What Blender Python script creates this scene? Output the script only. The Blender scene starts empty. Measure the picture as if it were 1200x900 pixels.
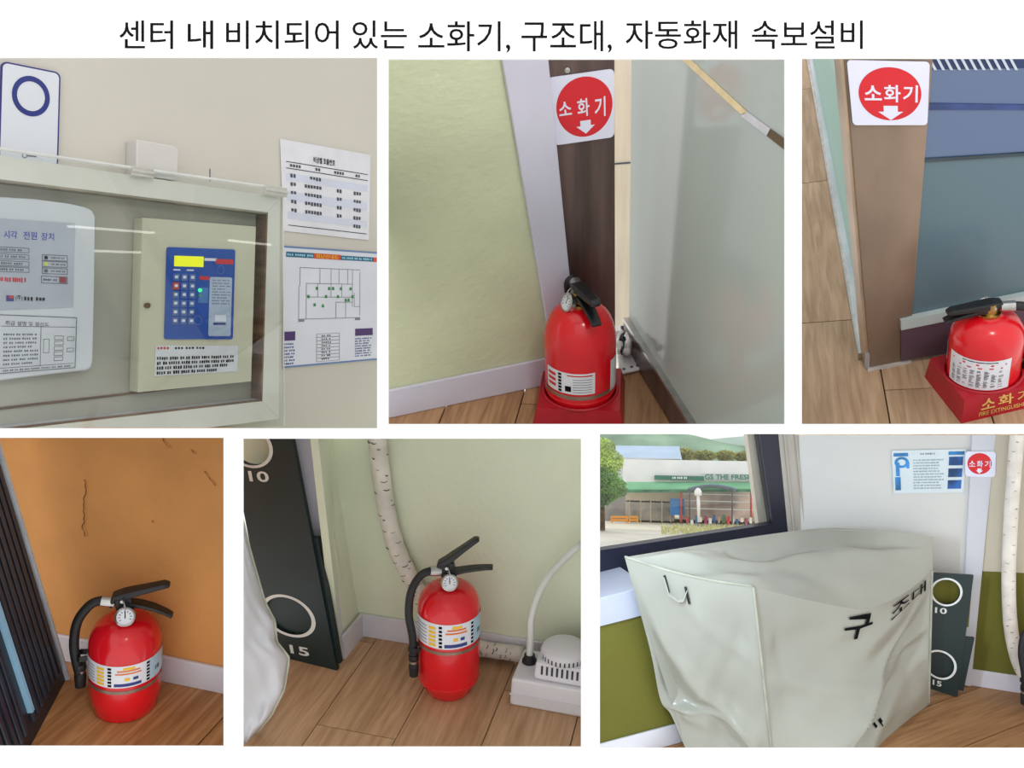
import bpy, bmesh, math, random
from mathutils import Vector as V, Matrix
from mathutils.geometry import tessellate_polygon

SC = bpy.context.scene
COL = SC.collection
F, CX, CY = 1000.0, 600.0, 450.0          # focal length and centre in 1200x900 pixels

# ------------------------------------------------------------------ camera, world, lights, exposure
CAMPOS = V((0, 0, 1.6))
CAMROT = Matrix.Rotation(math.radians(-12), 3, 'X')      # looks a little down along +Y
cd = bpy.data.cameras.new('camera'); cam = bpy.data.objects.new('camera', cd); COL.objects.link(cam)
cd.sensor_width = 36; cd.lens = 36 * F / 1200; cd.clip_start = .05; cd.clip_end = 3000
cam.matrix_world = Matrix.Translation(CAMPOS) @ (CAMROT @ Matrix.Rotation(math.radians(90), 3, 'X')).to_4x4()
SC.camera = cam

W = bpy.data.worlds.new('soft_daylight'); SC.world = W; W.use_nodes = True
W.node_tree.nodes['Background'].inputs[0].default_value = (1, .99, .975, 1)
W.node_tree.nodes['Background'].inputs[1].default_value = 1.14
SC.view_settings.view_transform = 'Standard'; SC.view_settings.look = 'None'
SC.view_settings.exposure = 0; SC.view_settings.gamma = 1; SC.view_settings.use_curve_mapping = False

def cam2w(p): return CAMPOS + CAMROT @ V(p)
def area(name, pos, target, sx, sy, power, color=(1, 1, 1)):
    l = bpy.data.lights.new(name, 'AREA'); l.shape = 'RECTANGLE'; l.size = sx; l.size_y = sy; l.energy = power; l.color = color
    o = bpy.data.objects.new(name, l); COL.objects.link(o)
    p, t = cam2w(pos), cam2w(target); o.location = p
    o.rotation_euler = (t - p).to_track_quat('-Z', 'Y').to_euler()
    return o
area('ceiling_lamp', (.5, -.5, .9), (0, 2, -.1), .35, .35, 12, (1, .97, .93))  # added softbox near the camera, for highlights on the extinguishers
wl_ = area('window_daylight', (.1695, 1.72, -.29), (.62, 2.45, -.27), .012, .28, 8., (.68, .84, 1))
fz = -V((.55, .70, -.12)).normalized(); fx = V((0, 0, 1)).cross(fz).normalized()      # upright lamp strip added unseen behind the board, imitating window light
wl_.rotation_euler = (CAMROT @ Matrix((fx, fz.cross(fx), fz)).transposed()).to_euler()

# ------------------------------------------------------------------ materials
def lin(c):
    c = c / 255.
    return c / 12.92 if c <= .04045 else ((c + .055) / 1.055) ** 2.4
def rgb(c): return (lin(c[0]), lin(c[1]), lin(c[2]), 1)
MATS = {}
def mat(name, c, rough=.5, metal=0., noise=None, bump=None, spec=.5, c2=None, coat=0., stretch=None, emit=0.):
    if name in MATS: return MATS[name]
    m = bpy.data.materials.new(name); m.use_nodes = True; nt = m.node_tree; N = nt.nodes; L = nt.links
    b = N['Principled BSDF']
    b.inputs['Base Color'].default_value = rgb(c); b.inputs['Roughness'].default_value = rough
    b.inputs['Metallic'].default_value = metal; b.inputs['Specular IOR Level'].default_value = spec
    b.inputs['Coat Weight'].default_value = coat
    if emit: b.inputs['Emission Color'].default_value = rgb(c); b.inputs['Emission Strength'].default_value = emit
    tc = N.new('ShaderNodeTexCoord'); src = tc.outputs['Object']
    if stretch:
        mp = N.new('ShaderNodeMapping'); mp.inputs['Scale'].default_value = stretch; L.new(src, mp.inputs[0]); src = mp.outputs[0]
    if noise or c2:
        n = N.new('ShaderNodeTexNoise'); n.inputs['Scale'].default_value = noise[0]; n.inputs['Detail'].default_value = 5
        L.new(src, n.inputs['Vector'])
        r = N.new('ShaderNodeValToRGB'); a = noise[1]
        lo = c2 if c2 else tuple(max(0, x * (1 - a)) for x in c); hi = c if c2 else tuple(min(255, x * (1 + a)) for x in c)
        r.color_ramp.elements[0].position = .35; r.color_ramp.elements[1].position = .65
        r.color_ramp.elements[0].color = rgb(lo); r.color_ramp.elements[1].color = rgb(hi)
        L.new(n.outputs[0], r.inputs[0]); L.new(r.outputs[0], b.inputs['Base Color'])
    if bump:
        n = N.new('ShaderNodeTexNoise'); n.inputs['Scale'].default_value = bump[0]; n.inputs['Detail'].default_value = 6
        L.new(src, n.inputs['Vector'])
        bp = N.new('ShaderNodeBump'); bp.inputs['Strength'].default_value = bump[1]; bp.inputs['Distance'].default_value = .01
        L.new(n.outputs[0], bp.inputs['Height']); L.new(bp.outputs[0], b.inputs['Normal'])
    MATS[name] = m
    return m
def wood(name, c, c2, sc=1.0):
    if name in MATS: return MATS[name]
    m = bpy.data.materials.new(name); m.use_nodes = True; nt = m.node_tree; N = nt.nodes; L = nt.links; b = N['Principled BSDF']
    b.inputs['Roughness'].default_value = .42; b.inputs['Specular IOR Level'].default_value = .35
    tc = N.new('ShaderNodeTexCoord'); oi = N.new('ShaderNodeObjectInfo')
    mul = N.new('ShaderNodeMath'); mul.operation = 'MULTIPLY'; mul.inputs[1].default_value = 37; L.new(oi.outputs['Random'], mul.inputs[0])
    ad = N.new('ShaderNodeVectorMath'); ad.operation = 'ADD'; L.new(tc.outputs['Object'], ad.inputs[0]); L.new(mul.outputs[0], ad.inputs[1])
    mp = N.new('ShaderNodeMapping'); mp.inputs['Scale'].default_value = (6 * sc, 75 * sc, 20); L.new(ad.outputs[0], mp.inputs[0])
    n = N.new('ShaderNodeTexNoise'); n.inputs['Scale'].default_value = 1; n.inputs['Detail'].default_value = 8; n.inputs['Distortion'].default_value = .6
    L.new(mp.outputs[0], n.inputs['Vector'])
    mp2 = N.new('ShaderNodeMapping'); mp2.inputs['Scale'].default_value = (3 * sc, 12 * sc, 5); L.new(ad.outputs[0], mp2.inputs[0])
    n2 = N.new('ShaderNodeTexNoise'); n2.inputs['Scale'].default_value = 1; n2.inputs['Detail'].default_value = 3; L.new(mp2.outputs[0], n2.inputs['Vector'])
    mx = N.new('ShaderNodeMix'); mx.data_type = 'FLOAT'; mx.inputs[0].default_value = .4
    L.new(n.outputs[0], mx.inputs[2]); L.new(n2.outputs[0], mx.inputs[3])
    r = N.new('ShaderNodeValToRGB'); r.color_ramp.elements[0].position = .36; r.color_ramp.elements[1].position = .62
    r.color_ramp.elements[0].color = rgb(c2); r.color_ramp.elements[1].color = rgb(c)
    L.new(mx.outputs[0], r.inputs[0])
    hs = N.new('ShaderNodeHueSaturation'); mr = N.new('ShaderNodeMapRange'); mr.inputs[3].default_value = .92; mr.inputs[4].default_value = 1.06
    L.new(oi.outputs['Random'], mr.inputs[0]); L.new(mr.outputs[0], hs.inputs['Value']); L.new(r.outputs[0], hs.inputs['Color'])
    L.new(hs.outputs[0], b.inputs['Base Color'])
    bp = N.new('ShaderNodeBump'); bp.inputs['Strength'].default_value = .08; L.new(n.outputs[0], bp.inputs['Height']); L.new(bp.outputs[0], b.inputs['Normal'])
    MATS[name] = m
    return m
def glass(name, tint, refl=.07, clear=.93, rough=.0, diffuse=None, dfac=0., grough=None):
    if name in MATS: return MATS[name]
    m = bpy.data.materials.new(name); m.use_nodes = True; nt = m.node_tree; N = nt.nodes; L = nt.links
    out = N['Material Output']; N.remove(N['Principled BSDF'])
    t = N.new('ShaderNodeBsdfTransparent'); t.inputs[0].default_value = rgb(tint)
    base = t
    if diffuse:
        d = N.new('ShaderNodeBsdfDiffuse'); d.inputs[0].default_value = rgb(diffuse)
        mm = N.new('ShaderNodeMixShader'); mm.inputs[0].default_value = dfac
        L.new(t.outputs[0], mm.inputs[1]); L.new(d.outputs[0], mm.inputs[2]); base = mm
    g = N.new('ShaderNodeBsdfGlossy'); g.inputs['Roughness'].default_value = rough
    mx = N.new('ShaderNodeMixShader'); mx.inputs[0].default_value = refl
    L.new(base.outputs[0], mx.inputs[1]); L.new(g.outputs[0], mx.inputs[2]); L.new(mx.outputs[0], out.inputs[0])
    MATS[name] = m
    return m

RED = mat('extinguisher_red_paint', (222, 18, 32), .22, noise=(9, .03), coat=.3)
STANDRED = mat('stand_red_plastic', (172, 18, 36), .38, noise=(14, .05), bump=(60, .05))
BLACK = mat('black_plastic', (22, 22, 25), .4, noise=(40, .2), bump=(120, .08))
RUBBER = mat('black_rubber', (24, 25, 27), .55, noise=(50, .15), bump=(150, .1))
STEEL = mat('steel', (190, 190, 188), .28, 1., noise=(30, .06))
BRASS = mat('brass', (180, 150, 85), .3, 1., noise=(30, .1))
WHITEP = mat('white_paper', (218, 218, 226), .6, noise=(20, .02))
INK = mat('black_ink', (16, 16, 19), .9, noise=(60, .1), spec=.1)
GREYINK = mat('grey_ink', (96, 98, 108), .7, noise=(60, .1))
SIGNW = mat('sign_white', (226, 228, 246), .35, noise=(8, .015))
SIGNR = mat('sign_red', (214, 22, 36), .4, noise=(10, .03))

# ------------------------------------------------------------------ object helpers
BASE = {}
def link(o): COL.objects.link(o); return o
class MB:
    def __init__(s): s.v = []; s.f = []
    def add(s, vs, fs):
        n = len(s.v); s.v += [V(p) for p in vs]; s.f += [tuple(i + n for i in f) for f in fs]; return s
    def quad(s, a, b, c, d): return s.add([a, b, c, d], [(0, 1, 2, 3)])
    def poly(s, pts): return s.add(pts, [tuple(range(len(pts)))])
    def prism(s, pts, ext):
        n = len(pts); e = V(ext); pts = [V(p) for p in pts]
        fs = [tuple(range(n - 1, -1, -1)), tuple(range(n, 2 * n))] + [(i, (i + 1) % n, n + (i + 1) % n, n + i) for i in range(n)]
        return s.add(pts + [p + e for p in pts], fs)
    def box(s, a, b):
        a, b = V(a), V(b)
        return s.prism([(a.x, a.y, a.z), (b.x, a.y, a.z), (b.x, b.y, a.z), (a.x, b.y, a.z)], (0, 0, b.z - a.z))
    def hexa(s, lo, hi):     # two quads
        return s.add(list(lo) + list(hi), [(3, 2, 1, 0), (4, 5, 6, 7), (0, 1, 5, 4), (1, 2, 6, 5), (2, 3, 7, 6), (3, 0, 4, 7)])
    def tube(s, path, r, seg=12, cap=True):
        path = [V(p) for p in path]; n = len(path); rs = r if isinstance(r, (list, tuple)) else [r] * n
        t0 = (path[1] - path[0]).normalized(); up = t0.orthogonal().normalized(); vs = []; fs = []
        for i, p in enumerate(path):
            t = (path[min(i + 1, n - 1)] - path[max(i - 1, 0)]).normalized()
            up = (up - t * up.dot(t)).normalized(); w = t.cross(up)
            for k in range(seg):
                a = 2 * math.pi * k / seg; vs.append(p + (up * math.cos(a) + w * math.sin(a)) * rs[i])
        for i in range(n - 1):
            for k in range(seg): fs.append((i * seg + k, i * seg + (k + 1) % seg, (i + 1) * seg + (k + 1) % seg, (i + 1) * seg + k))
        if cap: fs += [tuple(range(seg - 1, -1, -1)), tuple(range((n - 1) * seg, n * seg))]
        return s.add(vs, fs)
    def strap(s, path, w, t, side=None):      # rectangular section swept along a path
        path = [V(p) for p in path]; n = len(path); vs = []; fs = []
        ws = w if isinstance(w, (list, tuple)) else [w] * n; ts = t if isinstance(t, (list, tuple)) else [t] * n
        for i, p in enumerate(path):
            d = (path[min(i + 1, n - 1)] - path[max(i - 1, 0)]).normalized(); sd = V(side).normalized(); nn = d.cross(sd).normalized()
            a, b = sd * ws[i] / 2, nn * ts[i] / 2
            vs += [p - a - b, p + a - b, p + a + b, p - a + b]
        for i in range(n - 1):
            for k in range(4): fs.append((i * 4 + k, i * 4 + (k + 1) % 4, i * 4 + 4 + (k + 1) % 4, i * 4 + 4 + k))
        fs += [(3, 2, 1, 0), tuple(range((n - 1) * 4, n * 4))]
        return s.add(vs, fs)
    def lathe(s, prof, seg=40, M=None):
        vs = []; fs = []; n = len(prof)
        for r, z in prof:
            for k in range(seg):
                a = 2 * math.pi * k / seg; p = V((r * math.cos(a), r * math.sin(a), z)); vs.append(M @ p if M else p)
        for i in range(n - 1):
            for k in range(seg): fs.append((i * seg + k, i * seg + (k + 1) % seg, (i + 1) * seg + (k + 1) % seg, (i + 1) * seg + k))
        fs += [tuple(range(seg - 1, -1, -1)), tuple(range((n - 1) * seg, n * seg))]
        return s.add(vs, fs)
    def torus(s, c, r, t, axis, seg=28, ts=8):
        ax = V(axis).normalized(); a = ax.orthogonal().normalized(); b = ax.cross(a)
        p = [V(c) + (a * math.cos(q) + b * math.sin(q)) * r for q in [2 * math.pi * k / seg for k in range(seg + 1)]]
        return s.tube(p, t, ts, False)
    def grid(s, fn, nu, nv):
        vs = [fn(i / nu, j / nv) for j in range(nv + 1) for i in range(nu + 1)]
        fs = [(j * (nu + 1) + i, j * (nu + 1) + i + 1, (j + 1) * (nu + 1) + i + 1, (j + 1) * (nu + 1) + i) for j in range(nv) for i in range(nu)]
        return s.add(vs, fs)
    def build(s, name, m, parent=None, rig=None, base=None, smooth=False, bevel=0, sub=0):
        if parent is not None: base = BASE[parent.name]
        elif base is None:
            lo = min(p.z for p in s.v); n = len(s.v); base = V((sum(p.x for p in s.v) / n, sum(p.y for p in s.v) / n, lo))
        base = V(base)
        me = bpy.data.meshes.new(name); me.from_pydata([p - base for p in s.v], [], s.f); me.validate()
        bm = bmesh.new(); bm.from_mesh(me); bmesh.ops.recalc_face_normals(bm, faces=bm.faces); bm.to_mesh(me); bm.free()
        if smooth:
            for p in me.polygons: p.use_smooth = True
        me.materials.append(m)
        o = link(bpy.data.objects.new(name, me)); BASE[o.name] = base
        if parent is not None: o.parent = parent
        elif rig is not None: o.matrix_world = rig.M @ Matrix.Translation(base)
        if bevel:
            b = o.modifiers.new('bevel', 'BEVEL'); b.width = bevel; b.segments = 2; b.limit_method = 'ANGLE'
        if sub:
            b = o.modifiers.new('sub', 'SUBSURF'); b.levels = sub; b.render_levels = sub
        if smooth == 'auto':
            w = o.modifiers.new('wn', 'WEIGHTED_NORMAL')
        return o
def tag(o, label, cat, group=None):
    o['label'] = label; o['category'] = cat
    if group: o['group'] = group
    return o
def struct(o, label=None):
    o['kind'] = 'structure'
    if label: o['label'] = label
    return o
def thing(name, label, cat, rig, base=(0, 0, 0), R=None, group=None):
    o = link(bpy.data.objects.new(name, None)); o.empty_display_size = .05
    m = rig.M @ Matrix.Translation(V(base))
    if R is not None: m = m @ R.to_4x4()
    o.matrix_world = m
    BASE[o.name] = V((0, 0, 0)) if R is not None else V(base)
    return tag(o, label, cat, group)

_tx = {}
def glyphs(body, bold=0., space=1.):
    k = (body, bold, space)
    if k not in _tx:
        c = bpy.data.curves.new('lettering', 'FONT'); c.body = body; c.size = 1; c.offset = bold; c.fill_mode = 'FRONT'; c.space_character = space
        c.resolution_u = 3
        o = bpy.data.objects.new('lettering', c); COL.objects.link(o)
        me = bpy.data.meshes.new_from_object(o.evaluated_get(bpy.context.evaluated_depsgraph_get()))
        vs = [v.co.xy.copy() for v in me.vertices]; fs = [tuple(p.vertices) for p in me.polygons]
        bpy.data.objects.remove(o); bpy.data.curves.remove(c); bpy.data.meshes.remove(me)
        x0 = min(v.x for v in vs); x1 = max(v.x for v in vs); y0 = min(v.y for v in vs); y1 = max(v.y for v in vs)
        _tx[k] = ([((v.x - x0) / (x1 - x0), (v.y - y0) / (y1 - y0)) for v in vs], fs, (x1 - x0) / (y1 - y0))
    return _tx[k]

class Q:       # a flat face given by its four corners TL, TR, BR, BL; u runs right, v runs down
    def __init__(s, tl, tr, br, bl, eye):
        s.c = [V(tl), V(tr), V(br), V(bl)]
        n = (s.c[1] - s.c[0]).cross(s.c[3] - s.c[0]).normalized()
        if n.dot(V(eye) - s.c[0]) < 0: n = -n
        s.n = n
    def pt(s, u, v, l=0.):
        a, b, c, d = s.c
        return (a * (1 - u) + b * u) * (1 - v) + (d * (1 - u) + c * u) * v + s.n * l
    def rect(s, m, u0, v0, u1, v1, l=.0006): return m.quad(s.pt(u0, v0, l), s.pt(u1, v0, l), s.pt(u1, v1, l), s.pt(u0, v1, l))
    def frame(s, m, u0, v0, u1, v1, t, l=.0006, tv=None):
        tv = tv or t
        s.rect(m, u0, v0, u1, v0 + tv, l); s.rect(m, u0, v1 - tv, u1, v1, l); s.rect(m, u0, v0 + tv, u0 + t, v1 - tv, l); s.rect(m, u1 - t, v0 + tv, u1, v1 - tv, l); return m
    def poly(s, m, pts, l=.0006): return m.poly([s.pt(u, v, l) for u, v in pts])
    def disc(s, m, cu, cv, ru, rv, l=.0006, seg=40, thick=0):
        p = [s.pt(cu + ru * math.cos(2 * math.pi * k / seg), cv + rv * math.sin(2 * math.pi * k / seg), l) for k in range(seg)]
        return m.prism(p, s.n * thick) if thick else m.poly(p)
    def ring(s, m, cu, cv, ru, rv, w, l=.0006, seg=44, wv=None):
        wv = wv or w * rv / ru
        for k in range(seg):
            a, b = 2 * math.pi * k / seg, 2 * math.pi * (k + 1) / seg
            if cv + rv * min(math.sin(a), math.sin(b)) < 0: continue
            f = lambda x, q: s.pt(cu + (ru - q * w) * math.cos(x), cv + (rv - q * wv) * math.sin(x), l)
            m.quad(f(a, 0), f(b, 0), f(b, 1), f(a, 1))
        return m
    def slab(s, m, th, r=0., asp=1., u0=0, v0=0, u1=1, v1=1, l=0.):
        if r:
            pts = []
            for cu, cv, a0 in ((u1 - r, v0 + r * asp, -90), (u1 - r, v1 - r * asp, 0), (u0 + r, v1 - r * asp, 90), (u0 + r, v0 + r * asp, 180)):
                for k in range(6):
                    a = math.radians(a0 + 18 * k); pts.append((cu + r * math.cos(a), cv + r * asp * math.sin(a)))
        else: pts = [(u0, v0), (u1, v0), (u1, v1), (u0, v1)]
        return m.prism([s.pt(u, v, l) for u, v in pts], s.n * th)
    def text(s, m, body, u0, v0, u1, v1, l=.0008, bold=0., space=1.):
        vs, fs, asp = glyphs(body, bold, space)
        return m.add([s.pt(u0 + a * (u1 - u0), v1 + b * (v0 - v1), l) for a, b in vs], fs)
    def words(s, m, u0, v0, u1, v1, rows, seed=0, h=.55, l=.0006, cw=.03, ragged=.25):
        rd = random.Random(seed); dv = (v1 - v0) / rows
        for i in range(rows):
            u = u0; end = u1 - (u1 - u0) * rd.random() * ragged; y = v0 + dv * i
            while u < end:
                for k in range(rd.randint(2, 5)):        # little print blocks
                    w = cw * rd.uniform(.55, .8)
                    if u + w > u1: break
                    s.rect(m, u, y + dv * (.5 - h / 2 * rd.uniform(.7, 1)), u + w, y + dv * (.5 + h / 2 * rd.uniform(.7, 1)), l); u += cw
                u += cw * .6
        return m

class Rig:     # one of the six sets: x right, y away, z up; real-world sizes
    def __init__(s, anchor, D, pitch, roll=0., rect=None, axes=None, marg=8):
        f = V(((anchor[0] - CX) / F, 1, (CY - anchor[1]) / F)); O = f * D
        if axes: x, y, z = axes
        else:
            f.normalize(); r = f.cross(V((0, 0, 1))).normalized(); u = r.cross(f)
            a = math.radians(roll); r, u = r * math.cos(a) + u * math.sin(a), u * math.cos(a) - r * math.sin(a)
            p = math.radians(pitch); x = r; y = f * math.cos(p) + u * math.sin(p); z = u * math.cos(p) - f * math.sin(p)
        A = Matrix((x, y, z)).transposed(); s.A = A; s.O = O
        s.M = Matrix.Translation(CAMPOS) @ CAMROT.to_4x4() @ Matrix.Translation(O) @ A.to_4x4()
        s.eye = A.transposed() @ (-O); s.rect = rect
        if rect:
            x0, y0, x1, y1 = rect
            s.clipr = (x0 - marg if x0 > 0 else -70, y0 - marg, x1 + marg if x1 < 1200 else 1270, y1 + marg)
    def ray(s, u, v): return s.A.transposed() @ V(((u - CX) / F, 1, (CY - v) / F))
    def hit(s, u, v, p0=(0, 0, 0), n=(0, 0, 1)):
        d = s.ray(u, v); n = V(n); return s.eye + d * ((V(p0) - s.eye).dot(n) / d.dot(n))
    def fl(s, u, v, z=0.): return s.hit(u, v, (0, 0, z))
    def wall(s, a, b):          # vertical plane through two ground points
        a, b = V(a), V(b); n = (b - a).cross(V((0, 0, 1))).normalized()
        return lambda u, v, off=0.: s.hit(u, v, a + (n if n.dot(s.eye - a) > 0 else -n) * off, n)
    def atx(s, u, v, x0):       # point of the ray with the given x
        d = s.ray(u, v); return s.eye + d * ((x0 - s.eye.x) / d.x)
    def px(s, p):
        q = s.A @ V(p) + s.O; return (CX + F * q.x / q.y, CY - F * q.z / q.y, q.y)
    def q(s, plane, *pix): return Q(*[plane(*p) for p in pix], s.eye)
    def clip(s, poly, extra=()):
        x0, y0, x1, y1 = s.clipr; e = s.eye
        c = [s.ray(*p) for p in ((x0, y0), (x1, y0), (x1, y1), (x0, y1))]; mid = s.ray((x0 + x1) / 2, (y0 + y1) / 2)
        pl = []
        for i in range(4):
            n = c[i].cross(c[(i + 1) % 4]); n = n if n.dot(mid) > 0 else -n; pl.append((e, n))
        pl += list(extra)
        poly = [V(p) for p in poly]
        for p0, n in pl:
            out = []
            for i in range(len(poly)):
                a, b = poly[i], poly[(i + 1) % len(poly)]; da, db = (a - p0).dot(n), (b - p0).dot(n)
                if da >= 0: out.append(a)
                if (da >= 0) != (db >= 0): out.append(a + (b - a) * (da / (da - db)))
            poly = out
            if len(poly) < 3: return None
        return poly

def planks(rig, name, origin, ang, width, length, m, slab_m, nx=(-12, 12), ny=(-12, 30), extra=(), gap=.0016, th=.012, far=3.0, label=None):
    """floor of separate boards; boards run along the direction ang (degrees from local x)"""
    d = V((math.cos(math.radians(ang)), math.sin(math.radians(ang)), 0)); e = V((-d.y, d.x, 0)); o = V(origin)
    big = rig.clip([(-6, -2, -th), (6, -2, -th), (6, far, -th), (-6, far, -th)], extra)
    f = struct(MB().prism(big, (0, 0, -.01)).build('floor', slab_m, rig=rig, base=(0, 0, 0)), label)
    for j in range(*ny):
        off = (j * .37 % 1) * length
        for i in range(*nx):
            a = o + d * (i * length + off + gap) + e * (j * width + gap); b = a + d * (length - 2 * gap); w = e * (width - 2 * gap)
            p = rig.clip([a, b, b + w, a + w], extra)
            if not p: continue
            # oriented object so the grain follows the board
            c = sum(p, V()) / len(p); R = Matrix((d, e, V((0, 0, 1)))).transposed()
            me = bpy.data.meshes.new('plank'); n = len(p); q = [R.transposed() @ (x - c) for x in p]
            me.from_pydata(q + [x - V((0, 0, th)) for x in q], [], [tuple(range(n)), tuple(range(2 * n - 1, n - 1, -1))] + [(k, n + k, n + (k + 1) % n, (k + 1) % n) for k in range(n)])
            bm = bmesh.new(); bm.from_mesh(me); bmesh.ops.recalc_face_normals(bm, faces=bm.faces); bm.to_mesh(me); bm.free()
            me.materials.append(m); ob = link(bpy.data.objects.new('plank', me)); ob.parent = f
            ob.matrix_local = Matrix.Translation(c) @ R.to_4x4()
    return f
def wall_slab(rig, name, m, poly, th=.02, extra=(), parent=None, label=None):
    p = rig.clip(poly, extra); n = (p[1] - p[0]).cross(p[2] - p[0]).normalized()
    if n.dot(rig.eye - p[0]) > 0: n = -n
    return struct(MB().prism(p, n * th).build(name, m, rig=rig, base=p[0]), label)

# ------------------------------------------------------------------ the white display board with six openings
BD = .98
OPEN = {1: (-70, 67, 442, 502), 2: (455, 69, 920, 497), 3: (939.5, 68, 1270, 497),
        4: (-70, 513, 262, 875), 5: (284.5, 514, 681, 876), 6: (703, 508.5, 1270, 877.5)}
class Flat:    # the board's own frame: local = camera frame axes
    M = Matrix.Translation(CAMPOS) @ CAMROT.to_4x4()
def bp(u, v, d=BD): return V(((u - CX) / F * d, d, (CY - v) / F * d))
BOARDM = mat('foam_board_white', (252, 252, 252), .8, noise=(6, .003), spec=.05)
mb = MB(); xs = sorted({-130, 1330} | {o[0] for o in OPEN.values()} | {o[2] for o in OPEN.values()})
ys = sorted({-110, 1010} | {o[1] for o in OPEN.values()} | {o[3] for o in OPEN.values()})
solid = {}
for i in range(len(xs) - 1):
    for j in range(len(ys) - 1):
        cx, cy = (xs[i] + xs[i + 1]) / 2, (ys[j] + ys[j + 1]) / 2
        solid[i, j] = not any(o[0] < cx < o[2] and o[1] < cy < o[3] for o in OPEN.values())
TH = V((0, .003, 0))
for (i, j), s in solid.items():
    if not s: continue
    a, b, c, d = bp(xs[i], ys[j]), bp(xs[i + 1], ys[j]), bp(xs[i + 1], ys[j + 1]), bp(xs[i], ys[j + 1])
    mb.quad(a, b, c, d); mb.quad(a + TH, b + TH, c + TH, d + TH)
    for k, (p, q) in {(i - 1, j): (a, d), (i + 1, j): (b, c), (i, j - 1): (a, b), (i, j + 1): (d, c)}.items():
        if not solid.get(k, False): mb.quad(p, q, q + TH, p + TH)
board = tag(link(bpy.data.objects.new('display_board', None)), 'large white display board with six rectangular openings and a black Korean heading', 'board')
board.matrix_world = Flat.M @ Matrix.Translation(bp(600, 1010)); BASE[board.name] = bp(600, 1010)
mb.build('panel', BOARDM, board)
tq = Q(bp(0, 0), bp(1200, 0), bp(1200, 900), bp(0, 900), (0, 0, 0))
for k, (body, u0, u1, v0, v1) in enumerate((('센터', 140, 203, 24, 57.5), ('내', 220, 250, 24, 57.5), ('비치되어', 265, 397, 24, 57.5), ('있는', 413, 477, 24, 57.5),
                     ('소화기,', 490, 598, 25, 62), ('구조대,', 611, 717, 24, 62), ('자동화재', 733, 864, 24, 57.5), ('속보설비', 881, 1011, 24, 57.5))):
    tq.text(MB(), body, u0 / 1200, v0 / 900, u1 / 1200, v1 / 900, .0004, .004).build('heading_word', INK, board)

# thin dividers added between compartments, unseen; some stop lamp light leaking across
DIV = mat('divider_white', (236, 236, 234), .8, noise=(5, .01))
def divider(u0, v0, u1, v1, d1, lb, w=1.6):
    n = V((w, 0)) if u0 == u1 else V((0, w)); d0 = BD + .004
    lo = [bp(u0 - n.x, v0 - n.y, d0), bp(u1 - n.x, v1 - n.y, d0), bp(u1 + n.x, v1 + n.y, d0), bp(u0 + n.x, v0 + n.y, d0)]
    hi = [bp(u0 - n.x, v0 - n.y, d1), bp(u1 - n.x, v1 - n.y, d1), bp(u1 + n.x, v1 + n.y, d1), bp(u0 + n.x, v0 + n.y, d1)]
    o = MB().hexa(lo, hi).build('trim_9', DIV); b = BASE[o.name]; o.matrix_world = Flat.M @ Matrix.Translation(b); struct(o, lb)
divider(692, 512, 692, 900, 2.7, 'white divider between the lower middle and lower right openings')
divider(273, 516, 273, 900, 1.75, 'white divider between the lower left and lower middle openings')
divider(930, 20, 930, 494, 1.8, 'white divider between the upper middle and upper right openings')
divider(452.6, 20, 452.6, 494, 1.6, 'white divider between the upper left and upper middle openings', .9)
divider(-70, 505.3, 1270, 505.3, 2.1, 'white shelf divider between the upper and lower rows of openings', .8)

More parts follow.
